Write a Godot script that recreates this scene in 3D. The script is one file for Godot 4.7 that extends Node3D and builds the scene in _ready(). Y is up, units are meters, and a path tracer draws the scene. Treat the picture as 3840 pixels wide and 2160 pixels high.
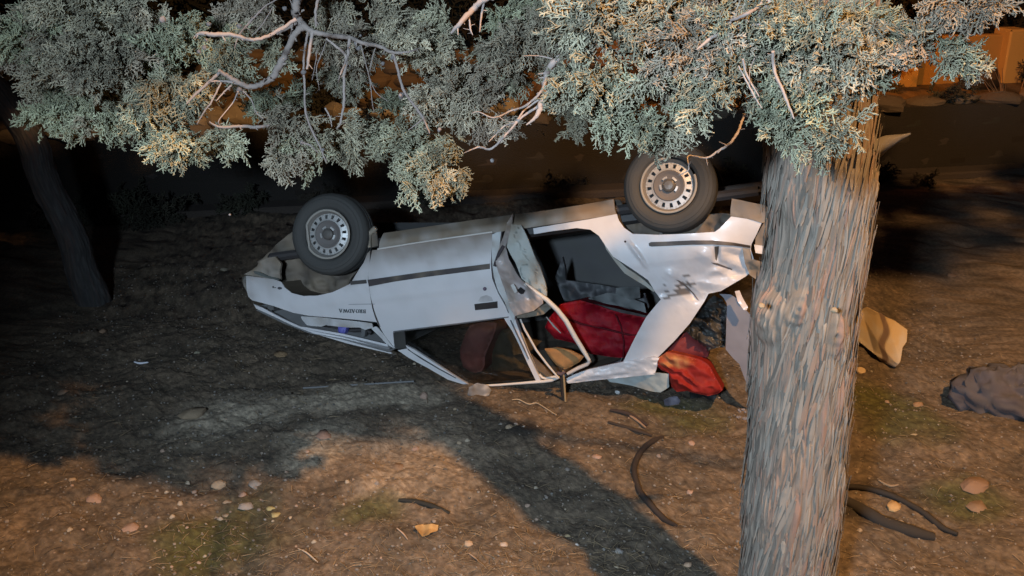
extends Node3D
# An overturned white saloon under a juniper at night, lit by a lamp post, a street lamp and a far sodium lamp.

const WALL_A := Vector2(-4.39, -10.04)
const WALL_DIR := Vector2(0.9824, -0.1869)

var used := {}
var rng := RandomNumberGenerator.new()
var noise := FastNoiseLite.new()
var fine := FastNoiseLite.new()
var bark := FastNoiseLite.new()
var cells := FastNoiseLite.new()
var edges := FastNoiseLite.new()
var M := {}
var car: Node3D
var blobs: Array = []

class MB:
	var v := PackedVector3Array()
	var n := PackedVector3Array()
	var c := PackedColorArray()
	var ix := PackedInt32Array()
	func vert(p: Vector3, no: Vector3, co: Color) -> int:
		v.append(p); n.append(no); c.append(co)
		return v.size() - 1
	func face(a: int, b: int, d: int) -> void:
		var g := (v[d] - v[a]).cross(v[b] - v[a])
		if g.dot(n[a] + n[b] + n[d]) < 0.0:
			ix.append(a); ix.append(d); ix.append(b)
		else:
			ix.append(a); ix.append(b); ix.append(d)
	func flat(p: Array, co: Color, out := Vector3.ZERO) -> void:
		var g: Vector3 = (p[2] - p[0]).cross(p[1] - p[0]).normalized()
		if out != Vector3.ZERO and g.dot(out) < 0.0:
			g = -g
		var k := v.size()
		for q in p:
			vert(q, g, co)
		for i in range(2, p.size()):
			face(k, k + i - 1, k + i)
	func box(t: Transform3D, s: Vector3, co: Color, bev := 0.0) -> void:
		var h := s * 0.5
		for ax in 3:
			for sg in [-1.0, 1.0]:
				var a := (ax + 1) % 3
				var b := (ax + 2) % 3
				var pts := []
				for k in [[-1, -1], [1, -1], [1, 1], [-1, 1]]:
					var q := Vector3.ZERO
					q[ax] = h[ax] * sg
					q[a] = (h[a] - bev) * k[0]
					q[b] = (h[b] - bev) * k[1]
					pts.append(t * q)
				var no := Vector3.ZERO
				no[ax] = sg
				flat(pts, co, t.basis * no)
				if bev > 0.0:
					# bevel strips towards the +a side and the +b side of this face
					for e in [[a, 1.0, b], [a, -1.0, b]]:
						var q1 := Vector3.ZERO
						q1[ax] = h[ax] * sg
						q1[e[0]] = (h[e[0]] - bev) * e[1]
						q1[e[2]] = h[e[2]] - bev
						var q2 := q1
						q2[e[2]] = -q1[e[2]]
						var q3 := q2
						q3[ax] = (h[ax] - bev) * sg
						q3[e[0]] = h[e[0]] * e[1]
						var q4 := q1
						q4[ax] = q3[ax]
						q4[e[0]] = q3[e[0]]
						var o2 := Vector3.ZERO
						o2[ax] = sg
						o2[e[0]] = e[1]
						flat([t * q1, t * q2, t * q3, t * q4], co, t.basis * o2)
	func tube(pts: Array, rad: Array, sides: int, co: Color, wob := 0.0, r: RandomNumberGenerator = null) -> void:
		var up := Vector3(0.31, 0.87, 0.39).normalized()
		var base := v.size()
		var m := pts.size()
		for i in m:
			var d: Vector3 = (pts[mini(i + 1, m - 1)] - pts[maxi(i - 1, 0)]).normalized()
			var x := up.cross(d)
			if x.length() < 0.05:
				x = Vector3.RIGHT.cross(d)
			x = x.normalized()
			var y := d.cross(x)
			for k in sides:
				var a := TAU * k / sides
				var o := x * cos(a) + y * sin(a)
				var rr: float = rad[i]
				if wob > 0.0 and r:
					rr *= 1.0 + r.randf_range(-wob, wob)
				vert(pts[i] + o * rr, o, co)
		for i in m - 1:
			for k in sides:
				var k2 := (k + 1) % sides
				face(base + i * sides + k, base + i * sides + k2, base + (i + 1) * sides + k)
				face(base + (i + 1) * sides + k, base + i * sides + k2, base + (i + 1) * sides + k2)
		for e in [0, m - 1]:
			var d: Vector3 = (pts[0] - pts[1]) if e == 0 else (pts[m - 1] - pts[m - 2])
			var cp := vert(pts[e], d.normalized(), co)
			var k0 := v.size()
			for k in sides:
				vert(v[base + e * sides + k], d.normalized(), co)
			for k in sides:
				face(cp, k0 + k, k0 + (k + 1) % sides)
	func lathe(t: Transform3D, prof: Array, seg: int, co: Color, a0 := 0.0, a1 := TAU) -> void:
		for i in prof.size() - 1:
			var p: Vector2 = prof[i]
			var q: Vector2 = prof[i + 1]
			var e := q - p
			var nn := Vector2(e.y, -e.x).normalized()
			var k0 := v.size()
			for k in seg + 1:
				var a := a0 + (a1 - a0) * k / seg
				var dr := Vector3(cos(a), sin(a), 0)
				var no := (t.basis * (dr * nn.x + Vector3(0, 0, nn.y))).normalized()
				vert(t * (dr * p.x + Vector3(0, 0, p.y)), no, co)
				vert(t * (dr * q.x + Vector3(0, 0, q.y)), no, co)
			for k in seg:
				face(k0 + k * 2, k0 + k * 2 + 1, k0 + k * 2 + 2)
				face(k0 + k * 2 + 1, k0 + k * 2 + 2, k0 + k * 2 + 3)
	func panel(outline: Array, zf: Callable, th: float, cf: Callable, cell := 0.035) -> void:
		# a sheet of thickness th bounded by an outline in x, y; z from zf, colour from cf
		var poly := PackedVector2Array(outline)
		if Geometry2D.is_polygon_clockwise(poly):
			poly.reverse()
		var lo := poly[0]
		var hi := poly[0]
		for p in poly:
			lo = lo.min(p)
			hi = hi.max(p)
		var cnt := [0, 0]
		for i in int(ceil((hi.x - lo.x) / cell)):
			for j in int(ceil((hi.y - lo.y) / cell)):
				var a := lo + Vector2(i, j) * cell
				var sq := PackedVector2Array([a, a + Vector2(cell, 0), a + Vector2(cell, cell), a + Vector2(0, cell)])
				for piece in Geometry2D.intersect_polygons(poly, sq):
					var tri := Geometry2D.triangulate_polygon(piece)
					if tri.is_empty():
						continue
					for side in [0, 1]:
						var k := v.size()
						for q in piece:
							var z: float = zf.call(q.x, q.y)
							var e := 0.006
							var zx: float = (zf.call(q.x + e, q.y) - zf.call(q.x - e, q.y)) / (2.0 * e)
							var zy: float = (zf.call(q.x, q.y + e) - zf.call(q.x, q.y - e)) / (2.0 * e)
							var no := Vector3(-zx, -zy, 1).normalized()
							var co: Color = cf.call(q.x, q.y)
							if side == 0:
								vert(Vector3(q.x, q.y, z), no, co)
							else:
								vert(Vector3(q.x, q.y, z - th), -no, co)
						for m in range(0, tri.size(), 3):
							face(k + tri[m], k + tri[m + 1], k + tri[m + 2])
		var cnt2 := poly.size()
		for i in cnt2:
			var a := poly[i]
			var b := poly[(i + 1) % cnt2]
			var steps := int(ceil(a.distance_to(b) / cell))
			var nn := Vector3(b.y - a.y, a.x - b.x, 0).normalized()
			for s in steps:
				var p := a.lerp(b, float(s) / steps)
				var q := a.lerp(b, float(s + 1) / steps)
				var z1: float = zf.call(p.x, p.y)
				var z2: float = zf.call(q.x, q.y)
				var co: Color = cf.call(p.x, p.y)
				flat([Vector3(p.x, p.y, z1), Vector3(q.x, q.y, z2), Vector3(q.x, q.y, z2 - th), Vector3(p.x, p.y, z1 - th)], co, nn)
	func rock(ctr: Vector3, r: Vector3, co: Color, g: RandomNumberGenerator, turn := 0.0, rough := 0.22) -> void:
		var rings := 6
		var segs := 9
		var k0 := v.size()
		var ph := g.randf() * 6.0
		var ph2 := g.randf() * 6.0
		var flats := []
		for i in 5:
			flats.append([Vector3(g.randf_range(-1, 1), g.randf_range(-0.6, 1), g.randf_range(-1, 1)).normalized(), g.randf_range(0.62, 0.85)])
		var bs := Basis(Vector3.UP, turn)
		var pos := []
		for i in rings + 1:
			for k in segs:
				var th := PI * i / rings
				var a := TAU * k / segs
				var d := Vector3(sin(th) * cos(a), cos(th), sin(th) * sin(a))
				var rr := 1.0 + rough * 0.5 * sin(3.0 * a + ph + 2.0 * th) + rough * 0.4 * sin(5.0 * th + ph2 + a)
				for fl in flats:
					var dd: float = d.dot(fl[0]) * rr
					if dd > fl[1]:
						rr *= lerpf(1.0, fl[1] / dd, 0.85)
				pos.append(ctr + bs * (d * rr * r))
		for i in rings:
			for k in segs:
				var k2 := (k + 1) % segs
				for tr in [[i * segs + k, i * segs + k2, (i + 1) * segs + k], [(i + 1) * segs + k, i * segs + k2, (i + 1) * segs + k2]]:
					var a: Vector3 = pos[tr[0]]
					var b: Vector3 = pos[tr[1]]
					var d: Vector3 = pos[tr[2]]
					var mid := (a + b + d) / 3.0
					if (b - a).cross(d - a).length() > 1e-9:
						var kk := v.size()
						var fn := (b - a).cross(d - a).normalized()
						if fn.dot(mid - ctr) < 0.0:
							fn = -fn
						for q in [a, b, d]:
							vert(q, (fn * 0.7 + (q - ctr).normalized() * 0.3).normalized(), co)
						face(kk, kk + 1, kk + 2)
	func mound(ctr: Vector3, r: Vector3, co: Color, f: FastNoiseLite, amp: float) -> void:
		var rings := 30
		var segs := 44
		var k0 := v.size()
		var pos := []
		for i in rings + 1:
			for k in segs:
				var th := PI * i / rings
				var a := TAU * k / segs
				var d := Vector3(sin(th) * cos(a), cos(th), sin(th) * sin(a))
				var rr := 1.0 + amp * f.get_noise_3dv(d * 60.0) + amp * 0.5 * f.get_noise_3dv(d * 190.0 + Vector3(40, 0, 0)) + amp * 0.3 * f.get_noise_3dv(d * 520.0)
				pos.append(ctr + d * rr * r)
		for i in rings + 1:
			for k in segs:
				var no: Vector3 = (pos[mini(i + 1, rings) * segs + k] - pos[maxi(i - 1, 0) * segs + k]).cross(pos[i * segs + (k + 1) % segs] - pos[i * segs + (k + segs - 1) % segs])
				no = no.normalized() if no.length() > 1e-9 else Vector3.UP
				if no.dot(pos[i * segs + k] - ctr) < 0.0:
					no = -no
				vert(pos[i * segs + k], no, co * (1.0 + 0.5 * f.get_noise_3dv(pos[i * segs + k] * 900.0)))
		for i in rings:
			for k in segs:
				var k2 := (k + 1) % segs
				face(k0 + i * segs + k, k0 + i * segs + k2, k0 + (i + 1) * segs + k)
				face(k0 + (i + 1) * segs + k, k0 + i * segs + k2, k0 + (i + 1) * segs + k2)
	func mesh() -> ArrayMesh:
		var arr := []
		arr.resize(Mesh.ARRAY_MAX)
		arr[Mesh.ARRAY_VERTEX] = v
		arr[Mesh.ARRAY_NORMAL] = n
		arr[Mesh.ARRAY_COLOR] = c
		arr[Mesh.ARRAY_INDEX] = ix
		var m := ArrayMesh.new()
		m.add_surface_from_arrays(Mesh.PRIMITIVE_TRIANGLES, arr)
		return m

# ---------- naming ----------
func numbered(called: String) -> String:
	var k: int = used.get(called, 0)
	used[called] = k + 1
	return called if k == 0 else "%s_%03d" % [called, k]

func tag(o: Node3D, label: String, category: String, group := "", kind := "") -> Node3D:
	if label: o.set_meta("label", label)
	if category: o.set_meta("category", category)
	if group: o.set_meta("group", group)
	if kind: o.set_meta("kind", kind)
	return o

func base(called: String, at: Vector3, label := "", category := "", group := "", kind := "") -> Node3D:
	var o := Node3D.new()
	o.name = numbered(called)
	o.position = at
	add_child(o)
	return tag(o, label, category, group, kind)

func put(called: String, mb: MB, mat: Material, parent: Node3D = null, kind := "") -> MeshInstance3D:
	var o := MeshInstance3D.new()
	o.mesh = mb.mesh()
	o.material_override = mat
	if parent == null:
		o.name = numbered(called)
		add_child(o)
	else:
		var k := 0
		var nm := called
		while parent.has_node(NodePath(nm)):
			k += 1
			nm = "%s_%03d" % [called, k]
		o.name = nm
		parent.add_child(o, true)
	if kind: o.set_meta("kind", kind)
	return o

# ---------- materials ----------
func noise_tex(freq: float, size: int, normal: bool, strength := 4.0, octaves := 4, seed_ := 3) -> NoiseTexture2D:
	var f := FastNoiseLite.new()
	f.seed = seed_
	f.frequency = freq
	f.fractal_octaves = octaves
	var t := NoiseTexture2D.new()
	t.width = size
	t.height = size
	t.seamless = true
	t.noise = f
	t.as_normal_map = normal
	t.bump_strength = strength
	return t

func mat(called: String, rough := 0.8, metal := 0.0, vc := true, col := Color.WHITE) -> StandardMaterial3D:
	var m := StandardMaterial3D.new()
	m.resource_name = called
	m.roughness = rough
	m.metallic = metal
	m.vertex_color_use_as_albedo = vc
	m.albedo_color = col
	M[called] = m
	return m

func lin(r: float, g: float, b: float) -> Color:
	return Color(r, g, b).linear_to_srgb()

func grain(m: StandardMaterial3D, freq_tex: NoiseTexture2D, scale: float, amount: float) -> void:
	m.normal_enabled = true
	m.normal_texture = freq_tex
	m.normal_scale = amount
	m.uv1_triplanar = true
	m.uv1_scale = Vector3.ONE * scale

func speckle(m: StandardMaterial3D, scale: float, lo: float, hi: float, seed_: int) -> void:
	var t := noise_tex(0.03, 512, false, 1.0, 5, seed_)
	var g := Gradient.new()
	g.set_color(0, Color(lo, lo, lo))
	g.set_color(1, Color(hi, hi, hi))
	t.color_ramp = g
	m.albedo_texture = t
	m.uv1_triplanar = true
	m.uv1_scale = Vector3.ONE * scale

func make_materials() -> void:
	var nb := noise_tex(0.06, 512, true, 6.0, 5, 11)
	var nf := noise_tex(0.02, 512, true, 3.0, 3, 5)
	grain(mat("soil", 0.95), nb, 1.7, 0.55)
	speckle(M.soil, 1.3, 0.6, 1.0, 21)
	grain(mat("stone", 0.9), nb, 6.0, 0.7)
	grain(mat("masonry", 0.95), nb, 1.6, 1.0)
	grain(mat("bark", 0.95), nb, 9.0, 0.6)
	mat("leaf", 0.85)
	M.leaf.backlight_enabled = true
	M.leaf.backlight = Color(0.12, 0.14, 0.1)
	var paint := mat("paint", 0.42)
	paint.clearcoat_enabled = true
	paint.clearcoat = 0.12
	paint.clearcoat_roughness = 0.15
	grain(paint, nf, 0.9, 0.06)
	grain(mat("dusty_metal", 0.75), nb, 7.0, 0.5)
	grain(mat("rubber", 0.82), nb, 9.0, 0.3)
	grain(mat("plastic", 0.55), nb, 6.0, 0.25)
	mat("bright_metal", 0.45, 0.3)
	grain(mat("cloth", 0.6), nf, 5.0, 0.35)
	M.cloth.metallic_specular = 0.25
	grain(mat("paper", 0.85), nb, 4.0, 0.5)
	mat("grass_blade", 0.8)
	var gl := mat("glass", 0.05, 0.0, false, Color(0.03, 0.04, 0.035, 0.3))
	gl.transparency = BaseMaterial3D.TRANSPARENCY_ALPHA
	mat("sparkle", 0.08, 0.6)
	mat("painted_glint", 0.2, 0.0)

func glow(called: String, col: Color, energy: float) -> StandardMaterial3D:
	var m := mat(called, 0.4, 0.0, false, Color(0.8, 0.8, 0.8))
	m.emission_enabled = true
	m.emission = col
	m.emission_energy_multiplier = energy
	return m

# ---------- the ground ----------
func patch(x: float, z: float, cx: float, cz: float, rx: float, rz: float) -> float:
	var d := Vector2((x - cx) / rx, (z - cz) / rz).length()
	return clampf(1.0 - d + 0.45 * noise.get_noise_2d(x * 90.0 + cx * 31.0, z * 90.0), 0.0, 1.0)

func hgt(x: float, z: float) -> float:
	var h := 0.05 * noise.get_noise_2d(x * 40.0, z * 40.0) + 0.03 * noise.get_noise_2d(x * 140.0 + 50.0, z * 140.0)
	h += 0.012 * fine.get_noise_2d(x * 160.0, z * 160.0) + 0.009 * fine.get_noise_2d(x * 520.0, z * 520.0 + 9.0)
	h += 0.014 * maxf(0.0, fine.get_noise_2d(x * 1100.0 + 70.0, z * 1100.0) - 0.12)
	h += 0.04 * exp(-(pow(x + 0.55, 2) * 1.2 + pow(z + 4.9, 2) * 2.5))       # the sandy hummock
	h += 0.06 * exp(-(pow(x - 1.1, 2) + pow(z + 3.3, 2)) * 5.0)                # heaped round the trunk foot
	h -= 0.05 * exp(-(pow(x - 0.2, 2) * 0.7 + pow(z + 6.9, 2) * 2.0))          # hollow under the far side of the car
	return h

func soil_colour(x: float, z: float) -> Color:
	var a := noise.get_noise_2d(x * 55.0 + 7.0, z * 55.0)
	var b := fine.get_noise_2d(x * 130.0, z * 130.0 - 40.0)
	var k := fine.get_noise_2d(x * 600.0, z * 600.0)
	var c := Color(0.165, 0.126, 0.087)
	c = c.lerp(Color(0.24, 0.178, 0.12), clampf(0.3 + 0.9 * a, 0, 1))
	c = c.lerp(Color(0.085, 0.07, 0.05), clampf(0.1 + 0.8 * b, 0, 0.75))
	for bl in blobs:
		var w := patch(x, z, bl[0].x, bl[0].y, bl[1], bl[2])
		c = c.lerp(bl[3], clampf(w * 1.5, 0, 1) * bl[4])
	var k2 := fine.get_noise_2d(x * 1700.0 + 30.0, z * 1700.0)
	return c * maxf(0.25, 1.1 + 0.5 * k + 0.5 * k2)

func axis_lines(parts: Array) -> PackedFloat32Array:
	var out := PackedFloat32Array()
	for p in parts:
		var nn: int = p[2]
		for i in nn:
			out.append(lerpf(p[0], p[1], float(i) / nn))
	out.append(parts[-1][1])
	return out

func make_ground() -> void:
	var sand := Color(0.43, 0.335, 0.235)
	var moss := Color(0.1, 0.098, 0.03)
	for g in [[Vector2(-0.56, -5.074), 0.776, 0.376], [Vector2(-1.186, -5.029), 0.374, 0.21], [Vector2(-0.727, -4.711), 0.443, 0.177]]:
		blobs.append([g[0], g[1] * 0.62, g[2] * 1.5, sand, 0.8])
	for g in [[Vector2(-1.504, -4.317), 0.682, 0.31], [Vector2(-0.767, -4.517), 0.364, 0.128], [Vector2(-1.628, -4.115), 0.398, 0.239], [Vector2(1.146, -5.563), 0.507, 0.178], [Vector2(2.471, -5.51), 0.629, 0.302], [Vector2(2.465, -4.612), 0.523, 0.174], [Vector2(0.914, -5.725), 0.468, 0.104], [Vector2(2.355, -5.837), 0.422, 0.211]]:
		blobs.append([g[0], g[1] * 0.6, g[2] * 1.5, moss, 0.85])
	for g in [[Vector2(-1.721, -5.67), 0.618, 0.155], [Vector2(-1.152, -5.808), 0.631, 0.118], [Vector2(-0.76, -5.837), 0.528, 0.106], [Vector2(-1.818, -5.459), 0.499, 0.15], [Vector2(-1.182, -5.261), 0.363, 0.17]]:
		blobs.append([g[0], g[1] * 0.8, g[2] * 2.2, Color(0.46, 0.39, 0.29), 0.8])  # pale soil, its colour raised to stand in for missing lamp light
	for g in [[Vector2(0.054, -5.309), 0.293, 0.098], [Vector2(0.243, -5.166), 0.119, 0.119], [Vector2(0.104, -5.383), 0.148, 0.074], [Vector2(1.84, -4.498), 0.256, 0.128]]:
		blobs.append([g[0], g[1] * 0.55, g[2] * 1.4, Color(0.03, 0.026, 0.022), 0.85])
	var xs := axis_lines([[-90, -12, 18], [-12, -3.4, 60], [-3.4, 3.4, 380], [3.4, 12, 60], [12, 90, 18]])
	var zs := axis_lines([[40, -3.2, 26], [-3.2, -7.2, 260], [-7.2, -13, 80], [-13, -120, 26]])
	var mb := MB.new()
	for z in zs:
		for x in xs:
			var e := 0.015
			var no := Vector3(hgt(x - e, z) - hgt(x + e, z), 2 * e, hgt(x, z - e) - hgt(x, z + e)).normalized()
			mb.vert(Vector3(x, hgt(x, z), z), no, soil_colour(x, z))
	var w := xs.size()
	for j in zs.size() - 1:
		for i in w - 1:
			var k := j * w + i
			mb.face(k, k + 1, k + w)
			mb.face(k + 1, k + w + 1, k + w)
	put("ground", mb, M.soil, null, "structure")

# ---------- walls, lamps and far things ----------
func make_background() -> void:
	var yaw := atan2(-WALL_DIR.y, WALL_DIR.x)
	var o := base("low_wall", Vector3(WALL_A.x, 0, WALL_A.y), "dark low masonry wall crossing behind the overturned car", "wall")
	o.rotation.y = yaw
	var face := MB.new()
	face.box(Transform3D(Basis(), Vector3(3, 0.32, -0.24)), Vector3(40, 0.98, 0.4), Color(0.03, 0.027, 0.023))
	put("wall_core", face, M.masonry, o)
	var x := -17.0
	var variants := []
	var face_variants := []
	for i in 6:
		var s := MB.new()
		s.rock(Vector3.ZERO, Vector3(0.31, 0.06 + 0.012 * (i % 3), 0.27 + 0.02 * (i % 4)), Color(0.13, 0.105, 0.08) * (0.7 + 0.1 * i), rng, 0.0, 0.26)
		variants.append(s.mesh())
		var s2 := MB.new()
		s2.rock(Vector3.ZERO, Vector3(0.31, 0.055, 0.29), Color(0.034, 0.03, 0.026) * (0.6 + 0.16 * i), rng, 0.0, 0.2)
		face_variants.append(s2.mesh())
	while x < 23.0:
		var st := MeshInstance3D.new()
		var k := rng.randi() % 6
		st.mesh = variants[k]
		st.material_override = M.masonry
		st.position = Vector3(x, 0.83 + rng.randf_range(-0.01, 0.02), -0.24)
		st.rotation = Vector3(rng.randf_range(-0.1, 0.1), rng.randf_range(-0.3, 0.3), rng.randf_range(-0.1, 0.1))
		st.scale = Vector3(rng.randf_range(0.7, 1.15), rng.randf_range(0.8, 1.6), rng.randf_range(0.8, 1.1))
		st.name = "coping_stone"
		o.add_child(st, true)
		x += rng.randf_range(0.5, 0.58)
	# face stones, two courses that stand proud of the core
	for row in 3:
		var xx := -11.0 + row * 0.2
		while xx < 13.0:
			var st := MeshInstance3D.new()
			st.mesh = face_variants[rng.randi() % 6]
			st.material_override = M.masonry
			st.position = Vector3(xx, 0.15 + row * 0.24, -0.12)
			st.scale = Vector3(rng.randf_range(0.75, 1.0), 2.15, 0.33)
			st.rotation = Vector3(rng.randf_range(-0.1, 0.1), 0, rng.randf_range(-0.1, 0.1))
			st.name = "wall_stone"
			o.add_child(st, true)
			xx += rng.randf_range(0.45, 0.62)
	# rubble lying along the top of the wall, seen through the branches
	var spots := [Vector3(-2.1, 1.158, -11.711), Vector3(-1.96, 1.005, -11.652), Vector3(-1.796, 1.093, -11.686), Vector3(-1.585, 0.939, -11.627), Vector3(-1.421, 0.887, -11.607), Vector3(-1.21, 0.786, -11.568), Vector3(-0.999, 0.721, -11.543), Vector3(-1.866, 0.764, -11.56), Vector3(-1.303, 1.005, -11.652), Vector3(-0.178, 0.83, -11.585), Vector3(-0.319, 0.939, -11.627), Vector3(-3.132, 1.093, -11.686), Vector3(-3.413, 1.049, -11.669), Vector3(-3.601, 1.268, -11.753)]
	for i in spots.size():
		var p: Vector3 = spots[i]
		var along := (Vector2(p.x, p.z) - WALL_A).dot(WALL_DIR)
		var q := WALL_A + WALL_DIR * along
		var r := MB.new()
		var s := rng.randf_range(0.09, 0.2)
		r.rock(Vector3(0, s * 0.5, 0), Vector3(s * 1.4, s * 0.8, s), Color(0.3, 0.25, 0.18) * rng.randf_range(0.7, 1.1), rng, rng.randf() * 6.0)
		var ro := put("rubble_stone", r, M.stone)
		ro.position = Vector3(q.x - 0.04, 0.87, q.y - 0.25)
		tag(ro, "rough stone lying on the low wall behind the juniper branches", "stone", "rubble stones on the low wall")
	# ochre garden wall behind
	var b := base("ochre_wall", Vector3(0, 0, -17.0), "low ochre plastered garden wall lit orange beyond the dark masonry wall", "wall")
	b.rotation.y = yaw
	var wl := MB.new()
	wl.box(Transform3D(Basis(), Vector3(9.5, 0.38, -0.28)), Vector3(29, 0.86, 0.3), Color(0.2, 0.12, 0.05), 0.02)
	put("wall_body", wl, M.masonry, b)
	var ov := []
	for i in 6:
		var ms := MB.new()
		ms.rock(Vector3.ZERO, Vector3(0.3, 0.14, 0.16), Color(0.42, 0.26, 0.1).lerp(Color(0.34, 0.24, 0.14), i / 5.0) * (0.4 + 0.12 * (i % 4)), rng, 0.0, 0.34)
		ov.append(ms.mesh())
	for row in 4:
		var xx := -5.0 + 0.22 * (row % 2)
		while xx < 7.2 + row * 0.02:
			var ws := MeshInstance3D.new()
			ws.mesh = ov[rng.randi() % 6]
			ws.material_override = M.masonry
			ws.position = Vector3(xx, 0.1 + row * 0.235, -0.12 + rng.randf_range(-0.03, 0.03))
			ws.scale = Vector3(rng.randf_range(0.65, 1.0), rng.randf_range(0.8, 1.05), 1)
			ws.rotation = Vector3(rng.randf_range(-0.15, 0.15), rng.randf_range(-0.2, 0.2), rng.randf_range(-0.12, 0.12))
			ws.name = "wall_stone"
			b.add_child(ws, true)
			xx += rng.randf_range(0.4, 0.58)
	var pan := MB.new()
	pan.box(Transform3D(Basis(), Vector3(9.6, 0.42, -0.1)), Vector3(4.6, 0.9, 0.2), Color(0.46, 0.28, 0.09), 0.02)
	put("plaster_panel", pan, M.masonry, b)
	for px_ in [7.35, 9.5, 12.0]:
		var pl := MB.new()
		pl.box(Transform3D(Basis(), Vector3(px_, 0.45, -0.05)), Vector3(0.42, 1.05, 0.5), Color(0.6, 0.39, 0.13), 0.03)
		put("pilaster", pl, M.masonry, b)
	for it in [[8.5, 0.5, 0.8]]:
		var nb := MB.new()
		nb.rock(Vector3(0, 0.2, 0), Vector3(it[2] * 0.6, it[1] * 0.6, 0.3), Color(0.07, 0.045, 0.025), rng, rng.randf())  # added dark lump standing for a dark recess in the lit wall
		var no := put("dark_recess_heap", nb, M.stone)
		no.position = b.transform * Vector3(it[0], 0.0, 0.6)
		tag(no, "added dark heap standing for the dark recess in the orange lit ochre wall at upper right", "heap")
	var hedge := base("added_dark_hedge", Vector3(0, 0, -20.5), "added dark hedge that keeps the background beyond the ochre wall black", "hedge")  # added hedge: hides lamp-lit ground so the far background stays dark
	hedge.rotation.y = yaw
	var hs: Array = []
	for i in 4:
		hs.append(spray_mesh(rng, 1.0))
	var hc := []
	for i in 60:
		hc.append([Vector3(-16 + i * 0.6, rng.randf_range(0.8, 1.9), rng.randf_range(-0.3, 0.3)), 0.9, 0.9, 0.1])
	foliage(hedge, hc, hs, 0.02, 0.6, 81)
	var shrub_spots := [[6.4, 0.35], [10.3, 0.3], [-3.2, 0.35], [-0.6, 0.4], [2.4, 0.35]]
	var shrub_words := ["right of the juniper trunk", "at the far upper right", "left of the hanging branches", "behind the hanging branches", "behind the forked branch in the middle"]
	for i in 5:
		var so := base("dry_shrub", b.transform * Vector3(shrub_spots[i][0], 0.0, 0.7), "dark dry shrub against the ochre wall " + shrub_words[i], "shrub")
		var cl := []
		for j in 5:
			cl.append([Vector3(rng.randf_range(-0.45, 0.45), rng.randf_range(0.15, 0.6), rng.randf_range(-0.1, 0.1)), 0.3, 0.22, 0.22])
		foliage(so, cl, hs.slice(0, 2), 0.12, 0.2, 100 + i)
		var sg := MB.new()
		for j in 5:
			sg.tube([Vector3(0, -0.02, 0), Vector3(rng.randf_range(-0.2, 0.2), 0.3, 0.0), Vector3(rng.randf_range(-0.5, 0.5), 0.75, 0.05)], [0.02, 0.014, 0.005], 5, Color(0.12, 0.08, 0.05))
		put("stem", sg, M.bark, so)
	# bare dead bush in front of it
	var dead := MB.new()
	for i in 14:
		var a := Vector3(rng.randf_range(-0.1, 0.1), 0, rng.randf_range(-0.1, 0.1))
		var t := Vector3(rng.randf_range(-0.6, 0.6), rng.randf_range(0.5, 1.1), rng.randf_range(-0.3, 0.3))
		dead.tube([a, a.lerp(t, 0.5) + Vector3(0, 0.1, 0), t], [0.012, 0.008, 0.003], 4, Color(0.2, 0.14, 0.09))
	var db := put("dead_bush", dead, M.bark)
	db.position = Vector3(7.2, 0.0, -14.2)
	tag(db, "bare dry bush in front of the ochre wall", "bush")
	var wd: Array = [spray_mesh(rng, 1.2), spray_mesh(rng, 0.8)]
	var wc := []
	for i in 70:
		var along := rng.randf_range(-9.0, 13.0)
		var q := WALL_A + WALL_DIR * along
		var s0 := rng.randf_range(0.1, 0.3)
		wc.append([Vector3(q.x + rng.randf_range(-0.1, 0.1), (0.08 if i % 3 else 0.9), q.y + (rng.randf_range(0.05, 0.5) if i % 3 else -0.2)), s0, s0 * 0.6, 0.16])
	var wo := base("weeds", Vector3.ZERO, "dry brown weeds growing along the foot and top of the dark low wall", "weeds", "", "stuff")
	foliage(wo, wc, wd, 0.35, 0.16, 90)
	# kerb-like pale strip along the wall foot
	var kb := MB.new()
	kb.box(Transform3D(Basis(), Vector3(0, 0, 0)), Vector3(40, 0.1, 0.3), Color(0.06, 0.05, 0.04), 0.02)
	var ko := put("kerb", kb, M.masonry, null, "structure")
	ko.position = Vector3(WALL_A.x + 3, 0.02, WALL_A.y - 0.4)
	ko.rotation.y = yaw

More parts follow.
